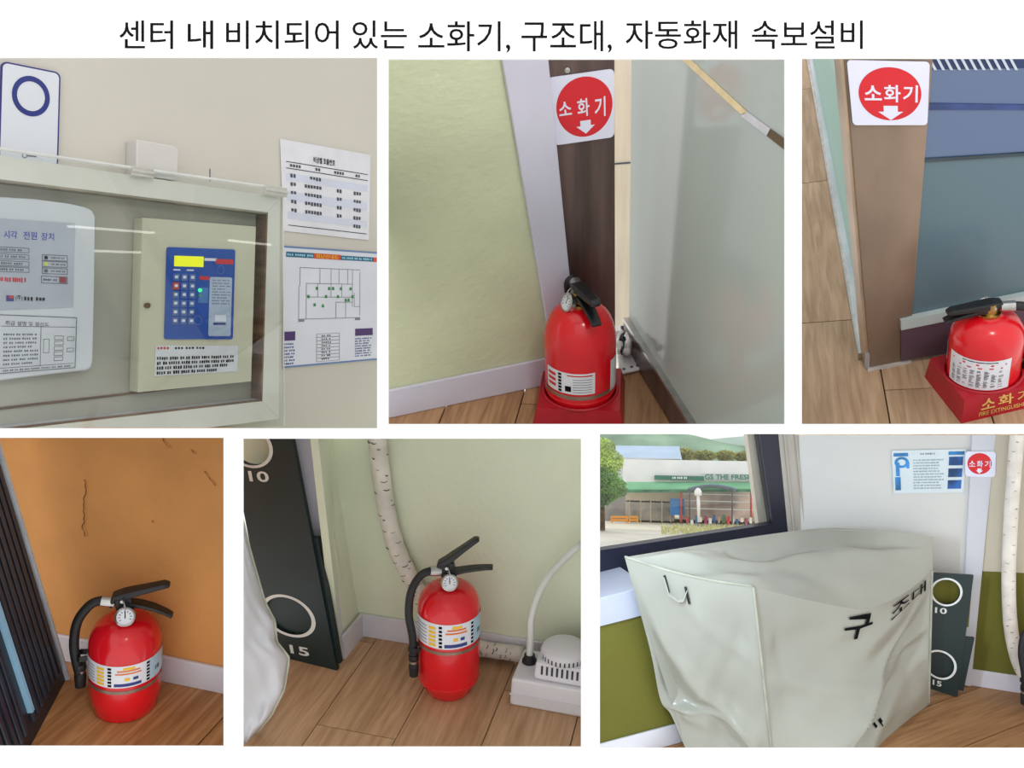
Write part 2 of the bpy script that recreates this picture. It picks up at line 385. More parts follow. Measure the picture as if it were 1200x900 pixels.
# ------------------------------------------------------------------ fire extinguisher
YEL = mat('print_yellow', (240, 190, 40), .6, noise=(30, .03)); ORG = mat('print_orange', (225, 120, 60), .6, noise=(30, .03))
NAVY = mat('print_navy', (45, 60, 130), .6, noise=(30, .03)); LBL = mat('label_film', (226, 228, 236), .3, noise=(20, .02))
LBLB = mat('label_blue_film', (176, 204, 224), .3, noise=(20, .02)); PRED = mat('print_red', (200, 40, 50), .6, noise=(30, .03))
SEAMG = mat('strap_grey', (148, 128, 112), .35, .6, noise=(25, .1))
def rotz(a): return Matrix.Rotation(math.radians(a), 3, 'Z')
def extinguisher(rig, base, label, R=.075, H=.28, yaw=0., lbl=0., style='wide', lever=38., lower=-8., hose=True, tilt=(0, 0), group='red fire extinguishers', hyaw=0, dome=.085, nozz=.1, taper=.8, hs=1., zs=1., weld=True, lz=(.08, .018)):
    RT = Matrix.Rotation(math.radians(tilt[0]), 3, 'X') @ Matrix.Rotation(math.radians(tilt[1]), 3, 'Y')
    t = thing('fire_extinguisher', label, 'extinguisher', rig, base, RT, group)
    P = lambda m, n, ma, par=None, **k: m.build(n, ma, par or t, **k)
    sh = H - dome
    prof = [(.0, 0), (R * (taper - .05), 0), (R * taper, .005), (R * (taper * .55 + .43), .022), (R * .985, .036), (R, .05), (R, sh)]
    for k in range(1, 11):
        a = k / 10 * math.pi / 2; prof.append((R * (.25 + .75 * math.cos(a) ** .85) if k < 10 else R * .25, sh + dome * math.sin(a)))
    prof.append((R * .25, H + .004))
    body = P(MB().lathe(prof, 56), 'cylinder', RED, smooth=True)
    if weld: P(MB().torus((0, 0, .042), R * .992, .0012, (0, 0, 1), 48, 6), 'weld_seam', RED, body, smooth=True)
    def patch(a0, a1, z0, z1, r, n=24):
        return MB().grid(lambda i, j: (r * math.sin(math.radians(a0 + (a1 - a0) * i)), -r * math.cos(math.radians(a0 + (a1 - a0) * i)), z0 + (z1 - z0) * j), n, 1)
    def cy(m, a0, a1, z0, z1, r): m.add(*(lambda g: (g.v, g.f))(patch(a0, a1, z0, z1, r, 4)))
    r1, r2 = R + .0008, R + .0013
    if style == 'wide':        # wrap label with a blue end, black index bars and a grey strap under it
        z0, z1 = sh - lz[0], sh - lz[1]
        l = P(patch(lbl - 95, lbl + 95, z0, z1, r1, 40), 'label', LBL, smooth=True)
        blk, ye, og, nv, gy = MB(), MB(), MB(), MB(), MB()
        zz = lambda f: z0 + (z1 - z0) * f
        P(patch(lbl + 36, lbl + 95, z0 + .001, z1 - .001, r2, 14), 'label_end_panel', LBLB, l, smooth=True)
        for a in (lbl - 30, lbl + 31):
            for k in range(6): cy(blk, a, a + 6, zz(.05 + .155 * k), zz(.15 + .155 * k), r2)
        for k in range(5): cy(ye, lbl - 50, lbl - 36, zz(.08 + .17 * k), zz(.19 + .17 * k), r2)
        for k in range(2): cy(og, lbl - 18 + 3 * k, lbl + 22 - 2 * k, zz(.6 + .13 * k), zz(.67 + .13 * k), r2)
        cy(ye, lbl - 6, lbl + 12, zz(.82), zz(.93), r2)
        cy(ye, lbl - 4, lbl + 4, zz(.32), zz(.45), r2); cy(nv, lbl + 9, lbl + 17, zz(.32), zz(.45), r2)
        cy(nv, lbl - 20, lbl + 22, zz(.06), zz(.2), r2)
        for k in range(6): cy(gy, lbl - 88, lbl - 55, zz(.1 + .14 * k), zz(.13 + .14 * k), r2)
        cy(gy, lbl + 48, lbl + 60, zz(.3), zz(.5), r2)
        for m_, ma in ((blk, INK), (ye, YEL), (og, ORG), (nv, NAVY), (gy, GREYINK)): P(m_, 'label_print', ma, l)['kind'] = 'stuff'
        P(patch(-180, 180, z0 - .016, z0 - .008, r1, 60), 'strap', SEAMG, smooth=True)
    elif style == 'card':      # white card with tiny print, seen on the left
        z0, z1 = sh - .085, sh - .035
        l = P(patch(lbl - 48, lbl + 38, z0, z1, r1, 24), 'label', LBL, smooth=True)
        blk, gy, rd_ = MB(), MB(), MB(); zz = lambda f: z0 + (z1 - z0) * f
        for k in range(6): cy(blk, lbl - 22, lbl - 16, zz(.05 + .155 * k), zz(.16 + .155 * k), r2)
        cy(blk, lbl - 10, lbl + 0, zz(.12), zz(.38), r2)
        for k in range(6): cy(gy, lbl + 3, lbl + 33, zz(.1 + .12 * k), zz(.125 + .12 * k), r2)
        cy(rd_, lbl - 6, lbl + 34, zz(.86), zz(.92), r2)
        for k in range(3): cy(rd_, lbl - 44, lbl - 27, zz(.2 + .25 * k), zz(.34 + .25 * k), r2)
        for m_, ma in ((blk, INK), (gy, GREYINK), (rd_, PRED)): P(m_, 'label_print', ma, l)['kind'] = 'stuff'
        P(patch(lbl + 70, lbl + 100, z0 - .012, z1 + .012, r1, 10), 'side_label', LBL, smooth=True)
        P(patch(-180, 180, z0 - .014, z0 - .005, r1, 60), 'strap', SEAMG, smooth=True)
    else:                      # tall white instruction label
        z0, z1 = .05, sh - .006
        l = P(patch(lbl - 52, lbl + 52, z0, z1, r1, 30), 'label', LBL, smooth=True)
        blk, gy, rd_ = MB(), MB(), MB(); zz = lambda f: z0 + (z1 - z0) * f
        cy(rd_, lbl - 44, lbl + 44, zz(.82), zz(.87), r2); cy(rd_, lbl - 30, lbl + 38, zz(.72), zz(.76), r2); cy(blk, lbl - 25, lbl + 30, zz(.92), zz(.95), r2)
        rdm = random.Random(3)
        for c in range(8):
            for k in range(15):
                if rdm.random() < .8: cy(blk if c in (4, 5, 6) else gy, lbl - 44 + c * 11, lbl - 44 + c * 11 + rdm.uniform(4, 8), zz(.1 + .038 * k), zz(.118 + .038 * k), r2)
        for m_, ma in ((blk, INK), (gy, GREYINK), (rd_, PRED)): P(m_, 'label_print', ma, l)['kind'] = 'stuff'
        P(patch(lbl - 100, lbl - 72, z0 + .03, z1 + .005, r1, 10), 'side_label', LBL, smooth=True)
    # ---- valve head; h(x,y,z) turns the head about the bottle's axis
    Y = rotz(yaw)
    def h(x, y, z): return Y @ V((x * hs, y * hs, H + z * hs * zs))
    HM = Matrix.Translation((0, 0, H)) @ Y.to_4x4()
    P(MB().lathe([(.0, -.004), (.021, -.004), (.021, .006), (.015, .008), (.015, .03), (0, .03)], 20, HM), 'valve_neck', BRASS, smooth=False)
    hb = MB().hexa([h(-.018, -.012, .022), h(.02, -.012, .022), h(.02, .012, .022), h(-.018, .012, .022)], [h(-.024, -.012, .058), h(.012, -.012, .062), h(.012, .012, .062), h(-.024, .012, .058)])
    P(hb, 'valve_block', BLACK, bevel=.003)
    a = math.radians(lever); ca, sa = math.cos(a), math.sin(a)
    up = [h(-.03, 0, .03), h(-.022, 0, .056)] + [h(-.012 + L * ca, 0, .058 + L * sa - .16 * L * L) for L in (.01, .03, .055, .08, .1)] + [h(-.012 + .112 * ca, 0, .055 + .112 * sa - .003)]
    side = Y @ V((0, 1, 0))
    P(MB().strap(up, [.02, .026, .028, .028, .026, .024, .022, .016], [.008, .012, .016, .015, .013, .012, .012, .008], side), 'squeeze_lever', BLACK, bevel=.003)
    b = math.radians(lower)
    lo = [h(.0, 0, .034), h(.02, 0, .036)] + [h(.02 + L * math.cos(b), 0, .036 + L * math.sin(b) + .25 * L - 3.2 * L * L * (1 if lower < 0 else .4)) for L in (.02, .045, .07, .088)]
    P(MB().strap(lo, [.024, .026, .026, .024, .022, .02], [.012, .01, .008, .008, .007, .007], side), 'carry_handle', BLACK, bevel=.002)
    P(MB().tube([h(-.004, -.017, .05), h(-.004, .017, .05)], .004, 10), 'pivot_pin', STEEL)
    P(MB().torus(h(.0, -.02, .045), .011, .0012, Y @ V((1, .4, .2))), 'pull_ring', STEEL, smooth=True)
    # gauge
    gd = (Y @ V((.12, -1, .45))).normalized(); gc = h(.004, -.03, .02)
    gm = Matrix.Translation(gc) @ gd.to_track_quat('Z', 'Y').to_matrix().to_4x4()
    g = P(MB().lathe([(0, -.012), (.012, -.012), (.0195, -.006), (.0195, .004), (.0165, .006), (.0165, .003), (0, .003)], 28, gm), 'pressure_gauge', STEEL, smooth=False)
    P(MB().lathe([(0, .0032), (.016, .0032), (.016, .0038), (0, .0038)], 24, gm), 'dial', LBL, g)
    dm = MB()
    for k in range(9):
        q = math.radians(-30 + 30 * k); dm.quad(*[gm @ V(x) for x in ((.009 * math.cos(q), .009 * math.sin(q), .0041), (.013 * math.cos(q), .013 * math.sin(q), .0041), (.013 * math.cos(q + .12), .013 * math.sin(q + .12), .0041), (.009 * math.cos(q + .12), .009 * math.sin(q + .12), .0041))])
    dm.quad(*[gm @ V(x) for x in ((-.001, -.003, .0043), (.001, -.003, .0043), (.001, .011, .0043), (-.001, .011, .0043))])
    P(dm, 'dial_marks', INK, g)['kind'] = 'stuff'
    if hose:
        HY = rotz(yaw + hyaw)
        hh = lambda x, y, z: HY @ V((x, y, z if z < H else H + (z - H) * zs))
        ctl = [hh(-.02, 0, H + .036), hh(-.045, 0, H + .04), hh(-R * .95, -.002, H + .03), hh(-R - .018, -.008, H - .005), hh(-R - .024, -.012, H - .06), hh(-R - .016, -.012, H - .12), hh(-R - .014, -.01, nozz)]
        pts = []
        for i in range(len(ctl) - 1):
            p0, p1, p2, p3 = ctl[max(i - 1, 0)], ctl[i], ctl[i + 1], ctl[min(i + 2, len(ctl) - 1)]
            for k in range(6):
                u = k / 6; pts.append(.5 * ((2 * p1) + (p2 - p0) * u + (2 * p0 - 5 * p1 + 4 * p2 - p3) * u * u + (3 * p1 - p0 - 3 * p2 + p3) * u ** 3))
        pts.append(ctl[-1])
        hs = P(MB().tube(pts, .0095, 14), 'hose', RUBBER, smooth=True)
        P(MB().tube([ctl[0], ctl[0].lerp(ctl[1], 1.0)], .0115, 16), 'ferrule', STEEL, hs, smooth=False)
        e = ctl[-1]
        P(MB().tube([e + V((0, 0, .012)), e + V((0, 0, .004)), e + V((0, 0, -.002))], [.012, .0125, .012], 14), 'nozzle_collar', BLACK, hs)
        P(MB().tube([e + V((0, 0, -.004)), e + V((0, 0, -.01))], [.0105, .0105], 14), 'nozzle_band', STEEL, hs)
        P(MB().tube([e + V((0, 0, -.01)), e + V((0, 0, -.02)), e + V((0, 0, -.045))], [.011, .012, .0105], 14), 'nozzle', RUBBER, hs)
        cz = nozz + .03
        P(MB().strap([hh(-R * .98, -.02, cz), hh(-R - .012, -.024, cz), hh(-R - .026, -.012, cz), hh(-R - .014, .003, cz), hh(-R * .98, .002, cz)], .012, .003, (0, 0, 1)), 'hose_clip', BLACK)
    return t

def sign(rig, q, label, disc, arrow, text, rr=.09, asp=1., th=.003, base=None, bold=.03, group='round red arrow signs'):
    t = thing('extinguisher_sign', label, 'sign', rig, q.pt(.5, 1), None, group)
    m = MB(); q.slab(m, th, rr, asp); m.build('plate', SIGNW, t)
    m = MB(); q.disc(m, *disc, th + .0004, 48); m.build('red_disc', SIGNR, t)
    cu, cv, w, hgt = arrow; m = MB()
    q.poly(m, [(cu - w * .28, cv - hgt / 2), (cu + w * .28, cv - hgt / 2), (cu + w * .28, cv - .02), (cu - w * .28, cv - .02)], th + .0008)
    q.poly(m, [(cu - w / 2, cv - .02), (cu + w / 2, cv - .02), (cu, cv + hgt / 2)], th + .0008); m.build('arrow', SIGNW, t)
    for ch, (u0, v0, u1, v1) in text:
        m = MB(); q.text(m, ch, u0, v0, u1, v1, th + .0008, bold); m.build('lettering', SIGNW, t)
    return t

# ------------------------------------------------------------------ set 4: orange wall, extinguisher, ribbed dark panel
S = Rig((152, 820), 1.85, 38, 0, OPEN[4])
ORW = mat('ochre_plaster', (204, 144, 84), .75, noise=(2.2, .08), bump=(26, .35), spec=.25)
BB = mat('white_baseboard', (214, 214, 222), .45, noise=(5, .03))
a, b = S.fl(72, 771), S.fl(261, 810); d4 = (b - a).normalized(); n4 = V((d4.y, -d4.x, 0))      # n4 faces the viewer
w4 = S.wall(a, b)
wl = wall_slab(S, 'wall_back', ORW, [a - d4 * 1.2, b + d4 * 1.2, b + d4 * 1.2 + V((0, 0, 1.2)), a - d4 * 1.2 + V((0, 0, 1.2))], label='rough ochre plaster wall with hairline cracks')
CRK = mat('plaster_crack_shadow', (120, 72, 34), .9, noise=(60, .2))  # dark brown tone of the crack lines
def crack(pix, w, seed):
    rd = random.Random(seed); pts = []
    for (u0, v0), (u1, v1) in zip(pix[:-1], pix[1:]):
        for k in range(5): pts.append(w4(u0 + (u1 - u0) * k / 5 + rd.uniform(-.8, .8), v0 + (v1 - v0) * k / 5, .0006))
    rs = [w * rd.uniform(.4, 1.2) for _ in pts]
    MB().tube(pts, rs, 6).build('crack', CRK, wl); MB().tube([p + d4 * .003 for p in pts], [x * 1.2 for x in rs], 6).build('crack_edge', ORW, wl)
crack([(99, 562), (101, 574), (98, 588), (99, 606), (97, 618), (101, 631)], .0016, 1)
crack([(190, 513), (195, 521), (200, 526)], .0016, 2); crack([(224, 527), (230, 533)], .0016, 3); crack([(240, 552), (247, 562), (254, 571)], .0013, 4); crack([(178, 610), (180, 613)], .0015, 5)
ex4 = ((a + n4 * .0001, n4),)
def baseboard(rig, a, b, hgt, th, name, m, ext=1.2, parent=None):
    d = (b - a).normalized(); n = V((d.y, -d.x, 0)); n = n if n.dot(rig.eye - a) > 0 else -n
    f = rig.clip([a - d * ext + n * th, b + d * ext + n * th, b + d * ext + n * th + V((0, 0, hgt)), a - d * ext + n * th + V((0, 0, hgt))])
    return struct(MB().prism(f, -n * (th - .0005)).build(name, m, rig=rig, base=a, bevel=.002))
baseboard(S, a, b, .066, .009, 'baseboard_back', BB)
planks(S, 'floor', (-.05, -.4, 0), 52, .8, 2.6, wood('oak_laminate_warm', (196, 146, 98), (150, 100, 60)), mat('underlay', (70, 50, 36), .9, noise=(20, .1)), extra=ex4, label='warm oak laminate floor below the ochre wall')
extinguisher(S, S.fl(147, 825), 'red extinguisher against the ochre wall, black handles pointing right', R=.071, H=.218, yaw=-8, lbl=3, style='wide', lever=16, lower=-22, dome=.06, nozz=.105, hs=.9, lz=(.062, .01), taper=.9, weld=False)
# ribbed panel leaning at the left
f0, f1 = S.fl(77, 797), S.fl(34, 878); e0 = (f0 - f1).normalized()
wp = S.wall(f0, f0 + V((1, -.15, 0)))
top = wp(0, 541); rise = (top - f0).normalized()
nrm = e0.cross(rise).normalized(); nrm = nrm if nrm.dot(S.eye - f0) > 0 else -nrm
t = thing('ribbed_panel', 'dark blue-black ribbed panel with a white edge leaning beside the extinguisher', 'panel', S, f1)
DK = mat('panel_dark', (30, 34, 44), .38, noise=(12, .1)); DK2 = mat('panel_rib', (40, 46, 58), .33, noise=(12, .1))
def pp(s, h, l=0.): return f0 - e0 * s + rise * h + nrm * l      # s along the floor towards the viewer, h up the edge
Lp = .62
fr = S.clip([pp(0, 0), pp(Lp, 0), pp(Lp, .8), pp(0, .8)]); MB().prism(fr, -nrm * .02).build('panel_body', DK, t)
for k in range(17):
    s0 = .012 + k * .0215
    if 7 < k < 9: continue
    q = S.clip([pp(s0, .035), pp(s0 + .012, .035), pp(s0 + .012, .8), pp(s0, .8)])
    if q: MB().prism(q, nrm * .006).build('rib', DK2, t, bevel=.0015)
q = S.clip([pp(-.004, .0), pp(.002, .0), pp(.002, .8), pp(-.004, .8)]); MB().prism(q, nrm * .009).build('edge_trim', mat('edge_trim_white', (205, 214, 224), .35, noise=(20, .04)), t)
q = S.clip([pp(.168, .06), pp(.178, .06), pp(.178, .8), pp(.168, .8)]); MB().prism(q, nrm * .01).build('light_strip', mat('pale_blue_strip', (150, 196, 226), .3, noise=(20, .03)), t)

# ------------------------------------------------------------------ set 5: pale green corner, extinguisher, pump
S = Rig((526, 806), 2.08, 36, 0, OPEN[5])
GRN = mat('pale_green_wallpaper', (224, 231, 206), .7, noise=(1.6, .05), bump=(70, .12), spec=.2)
a, b = S.fl(423.6, 743.6), S.fl(640, 779); d5 = (b - a).normalized(); n5 = V((d5.y, -d5.x, 0)); w5 = S.wall(a, b)
up = V((0, 0, 1))
wall_slab(S, 'wall_back', GRN, [a, b + d5 * 1., b + d5 * 1. + up * 1.3, w5(381, 470)], label='pale green papered wall behind the pipe and the pump')
baseboard(S, a, b + d5 * .6, .068, .008, 'baseboard_back', BB, ext=0)
c5 = S.fl(401, 772); dl = (c5 - a).normalized(); wl5 = S.wall(a, c5)
wall_slab(S, 'wall_left', GRN, [a, c5, wl5(370, 490), w5(381, 470)], label='narrow green side wall next to the white door trim')
MB().prism([a, c5, c5 + V((0, 0, .066)), a + V((0, 0, .066))], V((dl.y, -dl.x, 0)) * (-.008 if V((dl.y, -dl.x, 0)).dot(S.eye) < 0 else .008)).build('baseboard_left', BB, rig=S)['kind'] = 'structure'
# white trim post
LAV = mat('lavender_white_trim', (208, 206, 222), .45, noise=(4, .02))
pA, pB, pC, pD = wl5(401.5, 774, .012), wl5(370, 505, .012), wl5(343, 505, .012), wl5(376, 700, .012)
dwn = S.fl(398, 776)
wt = S.wall(c5, c5 + V((-1, .28, 0)))
q = S.q(wt, (342, 505), (370, 505), (402, 773), (385, 773)); m = MB(); q.slab(m, .02, l=-.02)
struct(m.build('trim_1', LAV, rig=S, bevel=.002), 'white door trim beside the dark board')
planks(S, 'floor', S.fl(438, 754), 72.2, .19, .9, wood('oak_laminate_beige', (202, 164, 128), (164, 126, 92)), mat('underlay_dark', (60, 44, 34), .9, noise=(20, .1)),
       extra=((a + n5 * .0001, n5),), label='beige oak laminate floor in the green corner', gap=.0012)
extinguisher(S, (0, 0, 0), 'red extinguisher standing between wrapped pipe and white pump, lever raised', R=.074, H=.284, yaw=-4, lbl=12, style='wide', lever=40, lower=0, dome=.06, nozz=.105, hyaw=18, taper=.76, lz=(.068, .004), hs=.95)
# hole board
DG = mat('dark_green_board', (22, 42, 44), .45, noise=(5, .06)); RINGW = mat('ring_white_paint', (222, 226, 224), .5, noise=(20, .03))
def hole_board(rig, quad, label, holes, texts, th, backing, parent_base):
    t = thing('hole_board', label, 'game board', rig, parent_base)
    # face with real holes: polygon with inner loops, then walls
    outer = [(0, 0)]; full = []
    for cu, cv, ru, rv in holes:
        if cv - rv < .01:             # hole cut by the top edge becomes a notch
            a0 = math.asin(max(-1, -cv / rv)); outer += [(cu + ru * math.cos(x), max(0, cv + rv * math.sin(x))) for x in [math.pi - a0 - (math.pi - 2 * a0) * k / 30 for k in range(31)]]
        else: full.append((cu, cv, ru, rv))
    outer += [(1, 0), (1, 1), (0, 1)]
    loops = [[V((u, v, 0)) for u, v in outer]]
    for cu, cv, ru, rv in full: loops.append([V((cu + ru * math.cos(2 * math.pi * k / 36), cv + rv * math.sin(2 * math.pi * k / 36), 0)) for k in range(36)])
    tri = tessellate_polygon(loops); flat = [p for l in loops for p in l]
    m = MB(); n = len(flat)
    vs = [quad.pt(p.x, p.y, 0) for p in flat] + [quad.pt(p.x, p.y, -th) for p in flat]
    fs = [tuple(x) for x in tri] + [tuple(i + n for i in x) for x in tri]; o = 0
    for l in loops:
        k = len(l); fs += [(o + i, o + (i + 1) % k, n + o + (i + 1) % k, n + o + i) for i in range(k)]; o += k
    m.add(vs, fs); m.build('board', DG, t)
    for cu, cv, ru, rv in holes:
        m = MB(); quad.ring(m, cu, cv, ru * 1.16, rv * 1.13, ru * .17, .0008, wv=rv * .14); m.build('painted_ring', RINGW, t)
    for body, u0, v0, u1, v1 in texts:
        m = MB(); quad.text(m, body, u0, v0, u1, v1, .001, .02); m.build('number', RINGW, t)
    m = MB(); backing(m); m.build('backing_board', DG, t)
    return t
bl, br = S.fl(290, 760), S.fl(395, 786)
wb = S.wall(br, br + (bl - br))
qb = S.q(wb, (268, 508), (341, 508), (395, 786), (318, 770))
def backing5(m):
    q2 = S.q(lambda u, v: wb(u, v, -.022), (300, 628), (376, 628), (402, 774), (330, 762)); q2.slab(m, .014, l=0)
hole_board(S, qb, 'dark green board with white-ringed holes numbered 10 and 15 beside the green corner', [(.30, .055, .32, .078), (.40, .785, .36, .085)], [('10', .20, .155, .52, .2), ('15', .33, .92, .62, .96)], .012, backing5, br)
wall_slab(S, 'wall_side', GRN, [wb(240, 500, -.05), wb(336, 500, -.05), wb(340, 590, -.05), wb(240, 590, -.05)], label='green wall seen through the hole of the dark board')
# white cover edge at the left
CLO = mat('cover_vinyl', (208, 209, 214), .38, noise=(3, .03), bump=(14, .15))
wc = S.wall(S.fl(300, 862), S.fl(420, 840))
out5 = [(279, 590), (285, 612), (293, 645), (310, 705), (322, 728), (324, 752), (339, 771), (333, 808), (318, 838), (300, 860), (286, 876), (281, 882)]
def cl5(u, v):
    k = v * (len(out5) - 1); i = min(int(k), len(out5) - 2); f = k - i
    x = out5[i][0] + (out5[i + 1][0] - out5[i][0]) * f; y = out5[i][1] + (out5[i + 1][1] - out5[i][1]) * f
    x0 = 277; px_ = x0 + (x - x0) * u
    return wc(px_, y, .04 + .05 * math.sin(u * 2.4 + v * 3) * (1 - u) + .012 * math.sin(v * 21 + u * 6) * u + .006 * math.sin(v * 47 - u * 17) * u - .10 * max(0, u - .8) ** 1.5 * 5)
t = tag(MB().grid(cl5, 14, 40).build('vinyl_cover', CLO, rig=S, smooth=True), 'edge of a white vinyl cover hanging in front of the green hole board', 'cover')
sol = t.modifiers.new('s', 'SOLIDIFY'); sol.thickness = .003
MB().tube([cl5(1, k / 50) for k in range(51)], .003, 6).build('hem', mat('cover_hem', (190, 192, 170), .5, noise=(20, .05)), t, smooth=True)
# wrapped pipe
PIPE = mat('pipe_wrap', (222, 216, 206), .5, noise=(20, .05), bump=(30, .3)); SEAMD = mat('pipe_wrap_tear', (86, 77, 68), .9, noise=(40, .3))
t = thing('wrapped_pipe', 'white tape-wrapped pipe bending down the pale green wall to the floor', 'pipe', S, w5(500, 700, .03))
pc = [(441.5, 508), (443, 520), (447, 560), (453, 600), (463, 640), (476, 668), (489, 690), (500, 712), (512, 735), (530, 752), (556, 759), (585, 763), (620, 768)]
rr = [.023] * 4 + [.0225, .022, .02, .02, .022, .021, .020, .020, .020]
path = []
for i in range(len(pc) - 1):
    for k in range(5): path.append((pc[i][0] + (pc[i + 1][0] - pc[i][0]) * k / 5, pc[i][1] + (pc[i + 1][1] - pc[i][1]) * k / 5, rr[i] + (rr[i + 1] - rr[i]) * k / 5))
P3 = [w5(u, v, .027) for u, v, r in path]; RD = [r for u, v, r in path]
# smooth
for _ in range(3): P3 = [P3[0]] + [(P3[i - 1] + P3[i] * 2 + P3[i + 1]) / 4 for i in range(1, len(P3) - 1)] + [P3[-1]]
MB().tube(P3, [r * (1 + .03 * math.sin(i * 2.1)) for i, r in enumerate(RD)], 18).build('pipe_body', PIPE, t, smooth=True)
rd = random.Random(5)
for i in range(2, len(P3) - 2):
    c, r = P3[i], RD[i]; tg = (P3[i + 1] - P3[i - 1]).normalized(); to = (S.eye - c).normalized(); sd = tg.cross(to).normalized(); to = sd.cross(tg)
    for _ in range(1 if i < 30 else 2):
        a0 = rd.uniform(-70, 60); ln = rd.uniform(12, 45); w = rd.uniform(.0007, .0017); o = rd.uniform(-.008, .008)
        pts = [c + tg * (o + .002 * math.sin(k)) + (to * math.cos(math.radians(a0 + ln * k / 4)) + sd * math.sin(math.radians(a0 + ln * k / 4))) * (r * 1.02) for k in range(5)]
        MB().tube(pts, [w * .5, w, w * .8, w, w * .4], 5).build('tape_tear', SEAMD, t)
# condensate pump
t = thing('drain_pump', 'white plastic drain pump box with a vented motor dome beside the extinguisher', 'pump', S, S.fl(640, 832))
PW = mat('pump_white', (222, 221, 226), .4, noise=(8, .02), bump=(20, .04))
f0, f1 = S.fl(597, 826), S.fl(689, 843); du = (f1 - f0).normalized(); dv = V((-du.y, du.x, 0)); H1 = .072; PWD = (f1 - f0).length
def pb(x, y, z): return f0 + du * x + dv * y + V((0, 0, z))
MB().hexa([pb(0, 0, 0), pb(PWD, 0, 0), pb(PWD, .135, 0), pb(0, .135, 0)], [pb(.002, .003, H1), pb(PWD, .003, H1), pb(PWD, .13, H1), pb(.002, .13, H1)]).build('tank', PW, t, bevel=.006)
MB().hexa([pb(.0, -.002, .03), pb(PWD, -.002, .03), pb(PWD, .002, .03), pb(0, .002, .03)], [pb(.0, -.002, .033), pb(PWD, -.002, .033), pb(PWD, .002, .033), pb(0, .002, .033)]).build('tank_seam', PW, t)
m = MB().hexa([pb(.052, .012, H1), pb(PWD, .012, H1), pb(PWD, .125, H1), pb(.052, .125, H1)], [pb(.056, .018, H1 + .045), pb(PWD, .018, H1 + .045), pb(PWD, .12, H1 + .045), pb(.056, .12, H1 + .045)])
lid = m.build('motor_housing', PW, t, bevel=.008)
dc = pb(.115, .066, H1 + .045); DMx = Matrix.Translation(dc)
dome = MB().lathe([(0, 0), (.056, 0), (.056, .012), (.05, .022), (.034, .028), (0, .03)], 36, DMx).build('vent_dome', PW, t, smooth=True)
VD = mat('vent_slot_dark', (60, 62, 66), .8, noise=(30, .1))
for k in range(15):
    an = math.radians(200 + 10.5 * k); r0 = .0565
    c, s_ = math.cos(an), math.sin(an); tx, ty = -s_, c
    p = lambda w, z, rr: dc + V((c * rr + tx * w, s_ * rr + ty * w, z))
    MB().quad(p(-.0018, -.014 if False else .001, r0), p(.0018, .001, r0), p(.0018, .013, r0 + .0004), p(-.0018, .013, r0 + .0004)).build('vent_slot', VD, dome)
for k in range(9):
    x = .07 + .012 * k
    MB().quad(pb(x, .0135, H1 + .016), pb(x + .005, .0135, H1 + .016), pb(x + .005, .0155, H1 + .038), pb(x, .0155, H1 + .038)).build('vent_slot', VD, lid)
g = pb(.028, .078, H1)
MB().lathe([(0, 0), (.018, 0), (.018, .006), (.014, .01), (.013, .02), (0, .02)], 20, Matrix.Translation(g)).build('grommet', RUBBER, t, smooth=False)
HOSE = mat('hose_clear_vinyl', (214, 218, 212), .25, noise=(12, .03), coat=.2)
hp = [g + V((0, 0, .01)), g + V((.002, .005, .07))] + [w5(u, v, o) for u, v, o in ((621, 728, .10), (628, 702, .09), (641, 676, .07), (660, 655, .06), (687, 633, .05))]
hp2 = []
for i in range(len(hp) - 1):
    for k in range(5): hp2.append(hp[i].lerp(hp[i + 1], k / 5))
for _ in range(6): hp2 = [hp2[0]] + [(hp2[i - 1] + hp2[i] * 2 + hp2[i + 1]) / 4 for i in range(1, len(hp2) - 1)] + [hp2[-1]]
MB().tube(hp2, .0085, 14).build('drain_hose', HOSE, t, smooth=True)

# ------------------------------------------------------------------ set 2: yellow-green wall, pillar, glass door
S = Rig((686, 485), 1.8, 36, 0, OPEN[2], marg=3.5)
YG = mat('yellow_green_wallpaper', (208, 213, 180), .75, noise=(1.8, .05), bump=(55, .25), spec=.2, stretch=(1, 1, 1.6))
a, b = S.fl(470, 485), S.fl(637, 450); d2 = (b - a).normalized(); n2 = V((d2.y, -d2.x, 0)); w2 = S.wall(a, b); up = V((0, 0, 1))
gr = [a - d2 * .6, w2(668, 443), w2(604, 55), w2(440, 55)]
wall_slab(S, 'wall_left', YG, gr, label='yellow-green papered wall left of the lavender trim')
baseboard(S, a - d2 * .5, w2(645, 448), .069, .008, 'baseboard_left', LAV, ext=0)
q = S.q(w2, (584, 55), (638.5, 55), (676, 430), (648, 430)); m = MB(); q.slab(m, .014, l=.001)
struct(m.build('trim_1', LAV, rig=S, bevel=.002), 'lavender white door trim beside the brown pillar')
# brown pillar
PIL = mat('brown_metal_cladding', (96, 78, 74), .32, .35, noise=(3, .18), stretch=(9, 9, .8))
PY = .15
pl = lambda u, v, o=0.: S.hit(u, v, (0, PY - o, 0), (0, 1, 0))
f = [pl(636, 55), pl(720, 55), pl(721, 440), pl(668, 440)]
struct(MB().prism(f, (0, .03, 0)).build('trim_2', PIL, rig=S), 'brown metal clad door post carrying the sign')
MB().lathe([(0, 0), (.006, 0), (.005, .003), (0, .004)], 16, Matrix.Translation(pl(665, 82, .001)) @ Matrix.Rotation(math.radians(90), 4, 'X')).build('screw', STEEL, bpy.data.objects['trim_2'])
pls = lambda u, v: pl(u, v, .002)
q = S.q(pls, (641, 91), (720, 80), (720, 160), (650, 170))
sign(S, q, 'white square sign with red disc hanging on the brown pillar by the green wall', (.53, .49, .44, .44), (.535, .785, .30, .20),
     (('소', (.13, .37, .33, .57)), ('화', (.42, .36, .61, .62)), ('기', (.69, .37, .86, .66))), .08, 1.0, bold=.016)
